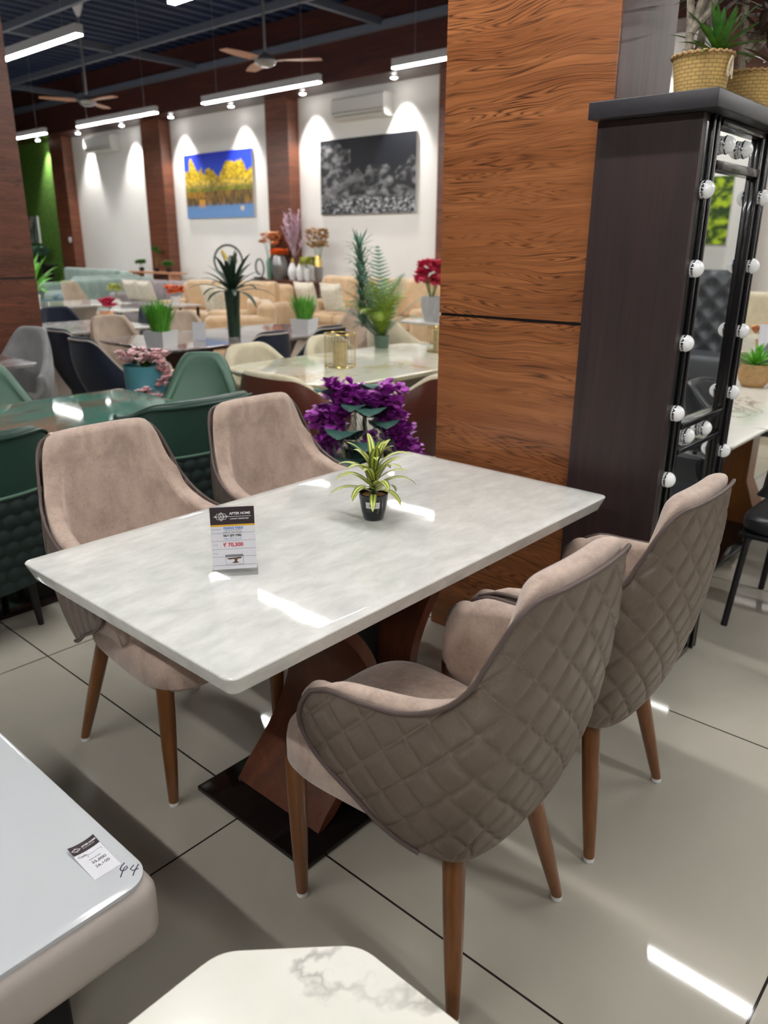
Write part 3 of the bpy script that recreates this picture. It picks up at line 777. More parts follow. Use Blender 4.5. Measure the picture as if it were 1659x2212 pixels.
MB().add([(-.018, .032, 0), (.014, .034, 0), (.017, .031, 0), (-.012, .029, 0), (-.001, .029, 0), (.008, .030, 0), (.005, .025, 0), (.010, .0205, 0), (-.006, .0205, 0), (.001, .025, 0)], [(0, 3, 2, 1), (4, 9, 6, 5), (9, 8, 7, 6)]).xf(Matrix.Translation((0, 0, 0))).xf(Tm @ Matrix.Translation((0, 0, z * 4))).build('photo_print', M['ped_wood'], pc, smooth=False, recalc=False)

# ------------------------------------------------------------------ small plant on the table
pp = thing('potted_plant', 'small yellow and green striped plant in a black pot on the white dining table', 'plant', (-1.345, 1.475, .7505))
MB().lathe([(0, .0), (.024, 0), (.028, .003), (.0345, .03), (.039, .06), (.0405, .074), (.0385, .0755), (.037, .072), (.036, .064), (0, .064)], seg=36).build('pot', plain('black_marble_pot', lin(24, 28, 34), .12, var=.25, scale=30), pp)
MB().lathe([(0, .0685), (.02, .069), (.0364, .066)], seg=24).build('pebbles', M['soil'], pp)
ra = 41.5 * PI / 180 - PI / 2     # towards the camera
tg = MB(); vs = []; fs = []
for i in range(7):
    a = ra - .04 + (i / 6 - .5) * .98
    for zz in (.040, .058):
        rr = .0352 + (zz - .03) * .15 + .0012; vs.append((rr * math.cos(a), rr * math.sin(a), zz))
for i in range(6): fs.append((2 * i, 2 * i + 2, 2 * i + 3, 2 * i + 1))
stk = tg.add(vs, fs).build('price_sticker', M['paper'], pp, recalc=False)
lt = text_mesh('650/-', .011, -.012, -.004, M['ink_k'], stk)
lt.data.transform(Matrix.Translation((.0385 * math.cos(ra), .0385 * math.sin(ra), .049)) @ Matrix.Rotation(ra + PI / 2, 4, 'Z') @ Matrix.Rotation(PI / 2, 4, 'X'))
rnd = random.Random(4)
lf = MB()
sp = [(1.2, .10, .032, 1.45, .25), (2.4, .10, .03, 1.25, .6), (.2, .10, .03, 1.2, .5)]
for a, L, W_, r_, d_ in sp: lf.leaf((0, 0, .135), a + ra, L * .9, W_, r_, d_)
for k in range(26):
    lay = k / 25; z0 = .068 + .07 * lay; a = ra + k * 2.399
    lf.leaf((0, 0, z0), a, .105 + .035 * rnd.random(), .021 + .006 * rnd.random(), .25 + .95 * lay + .2 * rnd.random(), 1.3 + .9 * rnd.random() - .3 * lay, n=10)
lf.build('leaves', M['varieg'], pp, angle=60, recalc=False)
MB().tube([(0, 0, .062), (0, 0, .14)], [.006, .004]).build('stem', M['leaf_d'], pp)

# ------------------------------------------------------------------ mirror cabinet
cab = thing('mirror_cabinet', 'tall dark wood vanity mirror cabinet with black frame and round bulbs', 'cabinet', (-.86, 2.22, 0))
def C(mb, name, mat, par=cab, **k): return mb.build(name, M[mat], par, **k)
C(MB().box(-.30, 0, 0, 0.0, .026, 1.795), 'side_panel', 'wenge', smooth=False)
C(MB().box(-.272, .018, .02, -.03, .60, 1.79), 'carcass', 'matt_black', smooth=False)
C(MB().rbox(-.31, -.045, 1.797, .048, .66, 1.842, .003), 'top_board', 'black_board')
for y0, y1 in ((.0265, .135), (.50, .60)):
    b = MB().rbox(-.022, y0, .0, 0.0, y1, 1.796, .004)
    q = C(b, 'frame_post', 'black_frame')
    b = MB().rbox(0, y0 + .03, .0, .010, y0 + .045, 1.796, .003).rbox(0, y1 - .045, 0, .010, y1 - .03, 1.796, .003)
    b.build('moulding', M['black_frame'], q)
for z0, z1 in ((1.775, 1.796), (1.665, 1.69), (.925, .945), (.845, .862), (0, .03)):
    C(MB().rbox(-.022, .135, z0, .004, .50, z1, .003), 'cross_bar', 'black_frame')
for z0, z1 in ((1.69, 1.775), (.945, 1.665), (.862, .925), (.03, .845)):
    C(MB().box(-.0225, .135, z0, -.018, .50, z1), 'mirror', 'mirror', smooth=False)
def bulb(y, z, x=.010):
    q = C(MB().ball((x - .002, y, z), .0245, 20, 14, sx=1.0), 'bulb', 'bulb')
    b = MB(); rs = [[(xx, y + r * math.cos(2 * PI * k / 18), z + r * math.sin(2 * PI * k / 18)) for k in range(18)] for xx, r in ((x - .014, .022), (x - .004, .0245), (x - .002, .0257), (x + .001, .0247))]
    b.rings(rs).build('bulb_collar', M['chrome'], q)
for k in range(7): bulb(.058, 1.61 - .2065 * k); bulb(.545, 1.61 - .2065 * k)
for z in (1.735, .893): bulb(.215, z, -.006); bulb(.365, z, -.006)

# ------------------------------------------------------------------ white coffee table in the near left corner
ct = thing('coffee_table', 'low rounded warm grey coffee table with a white glass top at the left edge', 'coffee table', (-1.50, .08, 0))
MB().rbox(-.46, -.48, .232, .47, .48, .376, .038, 6).build('body', M['beige_lacq'], ct)
def rr_outline(x0, y0, x1, y1, r, z, seg=10):
    R = []
    for cx, cy, a0 in ((x1 - r, y1 - r, 0), (x0 + r, y1 - r, PI / 2), (x0 + r, y0 + r, PI), (x1 - r, y0 + r, 1.5 * PI)):
        for k in range(seg + 1):
            a = a0 + PI / 2 * k / seg; R.append((cx + r * math.cos(a), cy + r * math.sin(a), z))
    return R
gt = MB().rings([rr_outline(-.44, -.46, .460, .470, .05, .372), rr_outline(-.44, -.46, .460, .470, .05, .380), rr_outline(-.438, -.458, .458, .468, .05, .3812), rr_outline(-.42, -.44, .44, .45, .04, .3812)]).build('glass_top', M['white_glass'], ct)
MB().rbox(-.32, -.34, 0, .33, .34, .232, .01).build('plinth', M['matt_black'], ct)
hw = MB()
Mx = Matrix.Translation((.421, .447, .3818)) @ Matrix.Rotation(math.radians(38), 4, 'Z')
for st_ in ([(-.018, .016), (-.0205, .008), (-.020, 0), (-.016, -.003), (-.010, -.001), (-.008, .005), (-.011, .009), (-.014, .004), (-.0135, -.006), (-.012, -.018)],
            [(.001, .012), (-.002, .002), (.004, -.001), (.013, .005)], [(.009, .015), (.008, .004), (.008, -.006), (.009, -.013)]):
    hw.tube([(x, y, 0) for x, y in st_], .0011, 5, flat=.3)
hw.xf(Mx).build('handwritten_number', M['ink_n'], ct)
tagt = thing('price_tag', 'curled paper price tag with a dark header lying on the white glass top', 'price tag', (-1.155, .497, .3814), PI / 2)
vs = []; fs = []; nx, ny = 8, 16
def tz(x, y): return .0008 + .006 * (abs(x) / .026) ** 2 * (.5 + .5 * math.sin(y * 30)) * .6 + .004 * max(0, y / .05) ** 2
for j in range(ny + 1):
    for i in range(nx + 1):
        x = -.026 + .052 * i / nx; y = -.05 + .10 * j / ny; vs.append((x, y, tz(x, y)))
fs = [(j * (nx + 1) + i, j * (nx + 1) + i + 1, (j + 1) * (nx + 1) + i + 1, (j + 1) * (nx + 1) + i) for j in range(ny) for i in range(nx)]
tp = MB().add(vs, fs).build('paper', M['paper'], tagt, recalc=False)
hd = MB(); vs = []; fs = []
for j in range(5):
    for i in range(nx + 1):
        x = -.026 + .052 * i / nx; y = .026 + .024 * j / 4; vs.append((x, y, tz(x, y) + .0004))
fs = [(j * (nx + 1) + i, j * (nx + 1) + i + 1, (j + 1) * (nx + 1) + i + 1, (j + 1) * (nx + 1) + i) for j in range(4) for i in range(nx)]
hd.add(vs, fs).build('header_band', M['card_dark'], tp, recalc=False)
def tt(body, size, x, y, mat, **k):
    o = text_mesh(body, size, x, y, M[mat], tp, dz=0, **k)
    for v in o.data.vertices: v.co.z = tz(v.co.x, v.co.y) + .0009
em = emblem(-.0155, .0375, .0062, Matrix.Identity(4), tp, dz=.0)
for v in em.data.vertices: v.co.z = tz(v.co.x, v.co.y) + .001
tt('AFTER HOME', .0048, -.004, .038, 'ink_w', bold=.00015); tt('LUXURY REDEFINED', .0026, -.004, .0335, 'ink_w')
tt('Code', .0075, -.022, .015, 'ink_k'); tt('35,800', .0095, -.010, -.013, 'ink_k', sx=1.1); tt('26,100', .0095, -.010, -.026, 'ink_k', sx=1.1); tt('SAFIN DI 9202', .0038, -.010, -.001, 'ink_k')
for q in ([(-.006, .014), (-.006, .0145), (.022, .0145), (.022, .014)], [(-.006, .008), (-.0055, .008), (-.0055, .0145), (-.006, .0145)], [(.0215, .009), (.022, .009), (.022, .0145), (.0215, .0145)]):
    MB().quad([(x, y, tz(x, y) + .0008) for x, y in q]).build('rule', M['ink_k'], tp, recalc=False, smooth=False)

# ------------------------------------------------------------------ veined marble coffee table at the bottom
mt = thing('marble_coffee_table', 'cut-corner white marble coffee table with grey and gold veins at the bottom edge', 'coffee table', (-.33, .2, 0))
def cutout(d, z):
    x0, x1, y0, y1 = -.438 + d, .438 - d, -.447 + d, .447 - d; c = .150; r = .03
    pts = [(x1, y0 + c), (x1, y1 - c), (x1 - c, y1), (x0 + c, y1), (x0, y1 - c), (x0, y0 + c), (x0 + c, y0), (x1 - c, y0)]; R = []
    for i, p in enumerate(pts):
        a, q, c_ = Vector(pts[i - 1]), Vector(p), Vector(pts[(i + 1) % 8]); u = (a - q).normalized() * r; w = (c_ - q).normalized() * r
        for k in range(6):
            s_ = k / 5; e = (q + u) * (1 - s_) ** 2 + q * 2 * s_ * (1 - s_) + (q + w) * s_ ** 2; R.append((e.x, e.y, z))
    return R
MB().rings([cutout(.012, .436), cutout(.002, .446), cutout(0, .449), cutout(.001, .45), cutout(.02, .45)]).build('tabletop', M['calacatta'], mt, angle=30)
MB().rbox(-.22, -.22, 0, .22, .22, .436, .01).build('pedestal', M['black_board'], mt)
# ------------------------------------------------------------------ generic pieces
def mk_st(w=.25, d=.31, y0=.02, top=.88, arm=.66, zb=.36, wrap=88, lean=.06, nar=.78, drop0=.35, drop1=.8, bulge=1.03, fz=.04):
    st = []
    for u in (0, .14, .28, .42, .56, .7, .85, 1):
        a = math.radians(wrap) * u; x = w * math.sin(a) ** .75 if u > 0 else 0; y = y0 - d * max(0, math.cos(a)) ** .75
        k = min(1, max(0, (u - drop0) / (drop1 - drop0))); k = k * k * (3 - 2 * k); zt = top + (arm - top) * k
        ln = lean * (1 - k); zbb = zb + (zt - zb - .1) * max(0, (u - .6) / .4) ** 2 * .5 + fz * u
        st.append((u, (x * (.92 if u < .5 else .92 + .08 * (u - .5) * 2), y - ln, zt), (x * bulge, y - ln * .4, (zt + zbb) / 2), (x * nar, y * nar + .03, zbb)))
    return st
_protos = {}
def simple_chair(key, lab, loc, rz, st, shell, pad, leg='leg_wood', th=.045, seat=(.215, .18, -.2, .25, .37, .47), quilt=None, band=None, group=None, piping=None, legs=None):
    if key in _protos: return dup(_protos[key], loc, rz, lab, group)
    t = thing('upholstered_chair', lab, 'chair', loc, rz, group)
    if band:
        o, inn, path, S = shell_parts(st, th, 40, 12, 'bubble', 0, band)
        for i, v in enumerate(o.v): pass
        o.build('quilted_shell', M['green_quilt'], t, angle=80)
        shell_parts(st, th, 60, 10, None, band, 1.0)[0].build('leather_band', M[shell], t, angle=80)
        MB().tube([S.P(u, band) * 1.0 for u in np.linspace(-1, 1, 50)], .006, 8).build('piping', M['green_lea_l'], t)
    else:
        o, inn, path, S = shell_parts(st, th, 36, 10, quilt)
        o.build('outer_shell', M[shell], t, angle=80)
    inn.build('backrest_pad', M[pad], t, angle=70)
    if piping: MB().tube(path, .006, 6).build('piping' if not band else 'edge_piping', M[piping], t)
    seat_mb(*seat, seg=40).build('seat', M[pad], t)
    for sx in (-1, 1):
        for top, foot in (((.17 * sx, .18, .385), (.195 * sx, .21, 0)), ((.13 * sx, -.13, .385), (.19 * sx, -.22, 0))) if legs is None else (((.2 * sx, .22, .36), (.22 * sx, .24, 0)), ((.2 * sx, legs + .02, .30), (.22 * sx, legs, 0))):
            leg_mb(top, foot, .02, .012, 10).build('leg', M[leg], t)
    _protos[key] = t; return t
def table(name, lab, x0, y0, x1, y1, mat, z=.75, th=.025, r=.06, ped='ped_wood', n=2, inset=.01):
    cx, cy = (x0 + x1) / 2, (y0 + y1) / 2
    t = thing(name, lab, 'table', (cx, cy, 0))
    slab(x0 - cx, y0 - cy, x1 - cx, y1 - cy, z - th, z, r, inset, 8, .004).build('tabletop', M[mat], t, angle=30)
    L = (y1 - y0)
    for k in range(n):
        yy = (k - (n - 1) / 2) * L * .45
        b = MB(); b.rings([[(sx * w, yy + sy * dd, zz) for sx, sy in ((-1, -1), (1, -1), (1, 1), (-1, 1))] for zz, w, dd in ((0.02, .24, .10), (.25, .14, .06), (.5, .14, .06), (z - th, .24, .1))])
        b.build('pedestal', M[ped], t)
    MB().rbox(-.28, -L * .33, 0, .28, L * .33, .02, .004).build('base_plate', M['black_gloss'], t)
    return t
def grass_pot(loc, lab, s=1.0, mat='leaf_b', seed=1, pot=.1, h=.2, group=None, n=90):
    t = thing('potted_grass', lab, 'plant', loc, .3, group); r = random.Random(seed); p = pot * s
    MB().rings([[(sx * q, sy * q, z) for sx, sy in ((-1, -1), (1, -1), (1, 1), (-1, 1))] for z, q in ((0, p * .85), (p * 1.3, p), (p * 1.3, p * .9), (p * 1.15, p * .88))]).build('pot', M['white_cer'], t, smooth=False)
    b = MB()
    for i in range(n):
        a = r.random() * 2 * PI; q = p * .75 * r.random() ** .5
        b.leaf((q * math.cos(a), q * math.sin(a), p * 1.1), a, h * s * (.75 + .5 * r.random()), .008 * s, 1.15 + .4 * r.random(), .7 * r.random(), n=4)
    b.build('grass_blades', M[mat], t, recalc=False); return t
def spiky(b, c, n, L, W_, seed, lo=.2, hi=1.45, dr=.7, nn=7):
    r = random.Random(seed)
    for i in range(n):
        u = i / max(1, n - 1); b.leaf(c, i * 2.399, L * (.8 + .3 * r.random()), W_, lo + (hi - lo) * u, dr * (1.2 - u) + .2 * r.random(), n=nn)
def flowers(b, c, R_, n, s, seed, sz=1.0, petals=5):
    r = random.Random(seed)
    for i in range(n):
        a = r.random() * 2 * PI; q = R_ * r.random() ** .5; p = Vector((c[0] + q * math.cos(a), c[1] + q * math.sin(a), c[2] + (r.random() - .35) * R_ * sz))
        for k in range(petals):
            b.leaf(p, k * 2 * PI / petals + i, s, s * .75, .5 + r.random() * .5, .9, n=3, fold=.1)
def vase(loc, lab, prof, mat, fl=None, cat='vase', seg=20, group=None, top=None):
    t = thing('flower_vase' if fl else 'vase', lab, cat, loc, 0, group)
    q = MB().lathe(prof, seg=seg).build('vase_body', M[mat], t)
    if top: MB().lathe(top[0], seg=seg).build('vase_neck', M[top[1]], t)
    if fl:
        mat_, R_, n, s, z, sd = fl[:6]; sz = fl[6] if len(fl) > 6 else 1.0
        b = MB(); r = random.Random(sd)
        for i in range(max(4, n // 6)):
            a = r.random() * 2 * PI; b.tube([(0, 0, prof[-1][1] * .8), (math.cos(a) * R_ * .5, math.sin(a) * R_ * .5, z)], .003, 4)
        b.build('stems', M['leaf'], t); b = MB(); flowers(b, (0, 0, z), R_, n, s, sd, sz); b.build('blossoms', M[mat_], t, recalc=False)
    return t
def sofa(lab, loc, rz, w, mat, top=.9, ncush=2, depth=.9, arm=.62, name='sofa'):
    t = thing(name, lab, 'sofa', loc, rz); w2 = w / 2; d2 = depth / 2
    MB().rbox(-w2 + .06, -d2 + .06, .10, w2 - .06, d2 - .03, .30, .03).build('base', M[mat], t)
    MB().rbox(-w2 + .03, -d2, .12, w2 - .03, -d2 + .24, top - .04, .09, 5).build('backrest', M[mat], t)
    for s in (-1, 1): MB().rbox(min(s * w2, s * (w2 - .2)), -d2 + .03, .10, max(s * w2, s * (w2 - .2)), d2, arm, .08, 5).build('armrest', M[mat], t)
    cw = (w - .42) / ncush
    for k in range(ncush):
        x0 = -w2 + .21 + cw * k
        MB().rbox(x0 + .004, -d2 + .2, .29, x0 + cw - .004, d2 - .01, .45, .05, 4).build('seat_cushion', M[mat], t)
        MB().rbox(x0 + .004, -d2 + .17, .44, x0 + cw - .004, -d2 + .36, top, .07, 4, Matrix.Translation((0, 0, 0))).build('back_cushion', M[mat], t)
    for sx in (-1, 1):
        for sy in (-1, 1): MB().box(sx * (w2 - .1) - .02, sy * (d2 - .1) - .02, 0, sx * (w2 - .1) + .02, sy * (d2 - .1) + .02, .11).build('foot', M['ped_wood'], t)
    return t
def cushion(lab, loc, rot, s, mat, group=None):
    b = MB(); n = 10; top = []; 
    for sgn in (1, -1):
        vs = []
        for j in range(n + 1):
            for i in range(n + 1):
                x, y = i / n * 2 - 1, j / n * 2 - 1; k = (1 - x ** 4) * (1 - y ** 4)
                vs.append((x * s * (1 - .06 * (1 - y * y)), y * s * (1 - .06 * (1 - x * x)), sgn * s * .34 * k ** .5))
        b.add(vs, [(j * (n + 1) + i, j * (n + 1) + i + 1, (j + 1) * (n + 1) + i + 1, (j + 1) * (n + 1) + i) for j in range(n) for i in range(n)])
    o = b.build('cushion', M[mat], None, label=lab, cat='cushion', group=group); o.location = loc; o.rotation_euler = rot; return o

# ------------------------------------------------------------------ green dining set
table('dining_table', 'green and brown glossy marble table behind the taupe chairs', -3.70, .55, -2.95, 2.09, 'green_marble', r=.03)
ST_G = mk_st(.34, .22, -.07, .825, .77, .235, 88, .02, .99, .5, 1.0)
g1 = simple_chair('green_band', 'dark green leather chair, quilted below, at the left edge behind the near taupe chair', (-3.0, .955, 0), PI / 2, ST_G, 'green_lea', 'green_lea', 'matt_black', band=.64, seat=(.27, .25, -.22, .26, .30, .44), legs=-.10, piping='green_lea', group='dark green chairs seen from behind')
simple_chair('green_band', 'dark green leather chair, quilted below, showing between the two taupe chairs', (-3.0, 1.93, 0), PI / 2, ST_G, '', '', group='dark green chairs seen from behind')
ST_G2 = mk_st(.25, .27, -.02, .87, .60, .40, 80, .06, .72, .2, .95)
simple_chair('green_lt', 'sage green leather chair facing us at the far end of the green marble table', (-3.48, 2.38, 0), PI + .75, ST_G2, 'green_lea_l', 'green_lea_l', 'matt_black', group='sage green chairs')
simple_chair('green_lt', 'sage green leather chair cut by the left edge behind the green marble table', (-3.84, 1.58, 0), -PI / 2, ST_G2, '', '', group='sage green chairs')
# teal bucket of pink roses
tb = thing('flower_bucket', 'tall teal metal bucket overflowing with pale pink roses behind the green table', 'flower bucket', (-4.02, 2.44, 0))
MB().lathe([(0, 0), (.085, 0), (.125, .80), (.128, .805), (.121, .80), (.10, .4), (0, .4)], seg=30).build('bucket', M['teal_pot'], tb)
b = MB(); flowers(b, (0, 0, .83), .14, 70, .036, 3, .5, 7)
for q, (x, y, z) in enumerate(((.15, .02, .78), (.19, .04, .74), (.21, .07, .68), (.17, .0, .70), (.14, -.03, .62), (.16, .0, .50), (.2, .03, .55), (.12, -.09, .66), (.10, -.11, .55))): flowers(b, (x, y, z), .04, 9, .034, q + 9, 1, 7)
b.build('rose_blossoms', M['pink'], tb, recalc=False)
b = MB(); spiky(b, (0, 0, .78), 16, .12, .04, 5, .1, 1.0, .8, 4)
b.tube([(.1, 0, .8), (.19, .03, .74), (.21, .05, .55)], .004, 5); b.build('foliage', M['leaf'], tb, recalc=False)

# ------------------------------------------------------------------ purple flowers behind the table
pf = thing('flower_arrangement', 'tall vase of trailing purple bougainvillea between the white table and the brown chairs', 'flowers', (-2.26, 2.42, -.0))
MB().lathe([(0, 0), (.12, 0), (.13, .02), (.10, .25), (.07, .55), (.08, .62), (.075, .62), (.06, .55), (0, .5)], seg=28).build('vase_body', plain('smoky_teal_glass', lin(52, 74, 72), .1), pf)
for q, (x, y) in enumerate(((-.10, -.09), (.0, .0))): MB().tube([(x * .3, y * .3, .5), (x, y, .7), (x * 1.2, y * 1.1, .80)], .010, 7).build('branch', M['stem'], pf)
b = MB(); r = random.Random(12)
right = Vector((.75, .66, 0)); ctr = Vector((0, 0, 0))
def strand(x0, z0, x1, z1, n, spread):
    for i in range(n):
        u = i / (n - 1); xx = x0 + (x1 - x0) * u; zz_ = z0 + (z1 - z0) * u ** 1.2
        for k in range(5):
            p = right * (xx + (r.random() - .5) * spread) + Vector((.66, -.75, 0)) * ((r.random() - .3) * .14) + Vector((0, 0, zz_ - .17 + (r.random() - .5) * spread * .8))
            for m in range(3): b.leaf(p, r.random() * 6.28, .042, .040, .2 + r.random() * .9, .6, n=3, fold=.3)
strand(-.06, 1.02, -.24, .62, 22, .10); strand(-.10, 1.04, -.19, .60, 18, .09); strand(.06, 1.0, .19, .74, 20, .10); strand(.10, .98, .24, .66, 20, .09)
strand(-.12, 1.05, .0, .98, 10, .10); strand(.02, .97, .14, 1.03, 12, .10); strand(.02, .82, .04, .62, 10, .07); strand(-.17, .95, -.23, .9, 5, .05)
b.build('purple_petals', M['purple'], pf, recalc=False)
b = MB()
for x, z, a, L in ((-.02, .92, -1.2, .13), (.03, .90, -.9, .16), (-.07, .80, -1.1, .17), (.0, .75, -.8, .18), (.08, .85, -.7, .14), (-.16, 1.0, -1.4, .08), (.02, 1.02, -.6, .09), (-.05, .68, -1, .16)):
    b.leaf(right * x + Vector((.66, -.75, 0)) * .05 + Vector((0, 0, z - .14)), a, L, L * 1.0, .9, 2.2, n=8, fold=.12)
b.build('foliage', M['teal_leaf'], pf, recalc=False)
b = MB()
for i in range(40):
    x = -.22 + .44 * r.random(); z = .95 - 1.2 * abs(x) + .05 * r.random(); p = right * x + Vector((.66, -.75, 0)) * .1
    b.tube([p + Vector((0, 0, z - .16)), p + right * .02 + Vector((0, 0, z - .22)), p + right * .025 + Vector((0, 0, z - .27))], .0015, 4)
b.build('stalks', M['leaf_g'], pf, recalc=False)

# ------------------------------------------------------------------ cream table set with brown tub chairs
table('dining_table', 'cream marble table with rounded edge in the middle behind the purple flowers', -3.94, 2.84, -2.88, 4.72, 'cream_marble', r=.22, ped='beige_lacq', th=.035, inset=.03)
ST_TUB = mk_st(.345, .28, .0, .80, .66, .34, 92, .03, .82, .35, 1.0)
SEAT_T = (.24, .22, -.2, .22, .36, .45)
simple_chair('brown_tub', 'brown leather tub chair behind the second taupe chair, its back to us', (-3.17, 2.91, 0), .0, ST_TUB, 'brown_lea', 'cream_fab', 'ped_wood', .06, SEAT_T, group='brown tub chairs')
simple_chair('brown_tub', 'brown leather tub chair right beside the orange wood pillar', (-2.76, 3.40, 0), PI / 2, ST_TUB, '', '', group='brown tub chairs')
ST_TUB2 = mk_st(.32, .28, .0, .82, .62, .38, 92, .03, .8, .2, 1.0)
simple_chair('cream_tub', 'cream tub chair left of the gold lantern, on the far side of the cream table', (-3.88, 3.30, 0), -PI / 2, ST_TUB2, 'cream_fab', 'cream_fab', 'ped_wood', .06, SEAT_T, group='cream tub chairs')
simple_chair('cream_tub', 'cream tub chair behind the gold lantern on the cream table', (-3.88, 4.02, 0), -PI / 2, ST_TUB2, '', '', group='cream tub chairs')
simple_chair('cream_tub', 'cream tub chair behind the big fern, its back to us', (-4.74, 5.62, 0), -.1, ST_TUB2, '', '', group='cream tub chairs')
def lantern(loc, lab, r=.095, h=.2):
    t = thing('wire_lantern', lab, 'candle holder', loc, 0, 'gold wire lanterns')
    b = MB()
    for z in (.004, h): b.tube([(r * math.cos(a), r * math.sin(a), z) for a in np.linspace(0, 2 * PI, 28, endpoint=False)], .0035, 6, loop=True)
    for k in range(14):
        a = k * PI / 7; b.tube([(r * math.cos(a), r * math.sin(a), .004), (r * math.cos(a), r * math.sin(a), h)], .0016, 5)
    b.build('wire_cage', M['gold'], t)
    MB().lathe([(0, .004), (.045, .004), (.045, .15), (.042, .15), (.042, .02), (0, .02)], seg=24).build('glass_cup', plain('amber_glass_cup', lin(190, 172, 130), .15), t)
lantern((-3.40, 3.42, .7505), 'gold wire lantern with an amber cup on the cream marble table')
lantern((-3.38, 4.40, .7505), 'gold wire lantern further back, half hidden by the orange wood pillar', .085, .17)
# big mixed fern on the cream table
fp = thing('artificial_fern', 'large mixed green fern with lime fronds standing at the far end of the cream table', 'plant', (-3.84, 4.30, .7505), 0)
MB().lathe([(0, 0), (.05, 0), (.06, .09), (.055, .09), (0, .07)], seg=20).build('pot', plain('grey_green_pot', lin(96, 118, 104), .4), fp)
def frond(b, base, ang, L, rise, droop, w, n=16):
    d = Vector((math.cos(ang), math.sin(ang), 0)); sd = Vector((-d.y, d.x, 0)); p = Vector(base); e = rise
    for i in range(n):
        u = i / n; dirv = d * math.cos(e) + Vector((0, 0, math.sin(e))); q = p + dirv * (L / n)
        ww = w * math.sin(PI * (.12 + .85 * u))
        for s_ in (-1, 1):
            tip = p + sd * (s_ * ww) + dirv * (ww * .6) - Vector((0, 0, ww * .15))
            b.add([p, p + dirv * (L / n * .75), tip], [(0, 1, 2)], [(0, 0), (.5, 1), (1, 1)])
        p = q; e -= droop / n * (.4 + 1.2 * u)
b = MB()
for a, L, ri, dr in ((2.6, .66, 1.5, .3), (3.4, .6, 1.4, .5), (2.2, .52, 1.3, .9), (4.2, .5, 1.2, 1.0), (2.9, .50, 1.2, 1.0), (3.6, .46, .9, 1.2), (1.8, .6, 1.3, 1.1), (.6, .52, .95, .6), (.2, .42, 1.0, 1.7), (3.2, .3, .8, 1.2)): frond(b, (0, 0, .07), a, L, ri, dr, .11, 24)
b.build('grey_green_fronds', M['leaf_g'], fp, recalc=False)
b = MB()
for a, L, ri, dr in ((-1.2, .5, 1.5, 1.2), (-.4, .52, 1.3, 1.6), (-2.2, .45, 1.3, 2.0), (-.9, .42, 1.4, 2.6), (-1.5, .40, 1.5, 2.4), (2.2, .5, 1.4, 1.0), (-2.8, .45, 1.25, 1.6), (.0, .5, 1.45, .8), (1.0, .42, 1.5, 1.2)): frond(b, (0, 0, .07), a, L, ri, dr, .12, 24)
b.build('lime_fronds', M['leaf_l'], fp, recalc=False)
b = MB(); r = random.Random(3)
for k in range(7):
    p = Vector((-.13 - .015 * k, -.06 + .01 * k, .16 + .09 * k)); b.tube([(0, 0, .05), p], .006, 5); spiky(b, p, 18, .15, .02, k, -.2, 1.3, .5, 4)
b.build('spiky_leaves', M['leaf_g'], fp, recalc=False)

# ------------------------------------------------------------------ agate table set
table('dining_table', 'grey brown agate table holding the tall dark yucca and two grass pots', -5.85, 3.08, -4.78, 5.05, 'agate', r=.2, inset=.02)
ST_N = mk_st(.26, .27, -.02, .87, .62, .36, 84, .06, .74, .3, .95)
K = ('navy', 'navy', 'matt_black')
simple_chair('navy', 'dark navy chair with pale edge, its back to us, left of the teal flower bucket', (-4.90, 2.83, 0), .05, ST_N, *K, piping='beige_lacq', group='navy chairs')
simple_chair('navy', 'dark navy chair standing deeper between the grey chair and its navy neighbour', (-5.55, 2.98, 0), .1, ST_N, *K, group='navy chairs')
simple_chair('navy', 'dark navy chair below the tall yucca, just right of the sage green chair', (-4.58, 3.62, 0), PI / 2, ST_N, *K, group='navy chairs')
simple_chair('navy', 'dark navy chair to the left above the gold lantern', (-4.58, 4.20, 0), PI / 2, ST_N, *K, group='navy chairs')
ST_B = mk_st(.24, .26, -.03, .88, .66, .40, 70, .06, .8, .5, 1.1)
simple_chair('beige', 'beige chair behind the grass pot at the left end of the agate table', (-5.83, 3.42, 0), -PI / 2, ST_B, 'beige_fab', 'beige_fab', 'ped_wood', group='beige chairs')
simple_chair('beige', 'beige chair between the grass pot and the yucca, far side of the agate table', (-5.83, 4.12, 0), -PI / 2, ST_B, '', '', group='beige chairs')
simple_chair('beige', 'beige chair right of the further grass pot', (-5.5, 5.55, 0), PI, ST_B, '', '', group='beige chairs')
grass_pot((-5.02, 3.20, .7505), 'white square pot of bright green grass at the near end of the agate table', 1, h=.21, pot=.09, n=260, group='grass pots on the agate table')
grass_pot((-5.02, 4.62, .7505), 'white square pot of bright green grass at the far end of the agate table, right of the yucca', 1, seed=6, h=.19, pot=.09, n=260, group='grass pots on the agate table')
yu = thing('yucca_plant', 'tall dark green yucca with drooping sword leaves on the agate table', 'plant', (-5.22, 4.02, .7505))
MB().lathe([(0, 0), (.05, 0), (.055, .2), (.065, .36), (0, .37)], seg=18).build('trunk', M['leaf_d'], yu)
b = MB(); spiky(b, (0, 0, .34), 30, .36, .05, 9, .15, 1.5, 1.2, 9); b.build('sword_leaves', M['leaf_d'], yu, recalc=False)
def small_card(loc, rz, lab, s=.1):
    t = thing('price_card', lab, 'sign', loc, rz, 'small white price cards')
    MB().quad([(-s / 2, 0, .004), (s / 2, 0, .004), (s / 2, .02, s * 1.4), (-s / 2, .02, s * 1.4)]).build('card', M['paper'], t, recalc=False, smooth=False)
    MB().rbox(-s / 2, -.01, 0, s / 2, .05, .004, .001, 1).build('foot', M['acrylic'], t)
small_card((-5.15, 3.62, .7505), .75, 'small white price card on the agate table right of the near grass pot')

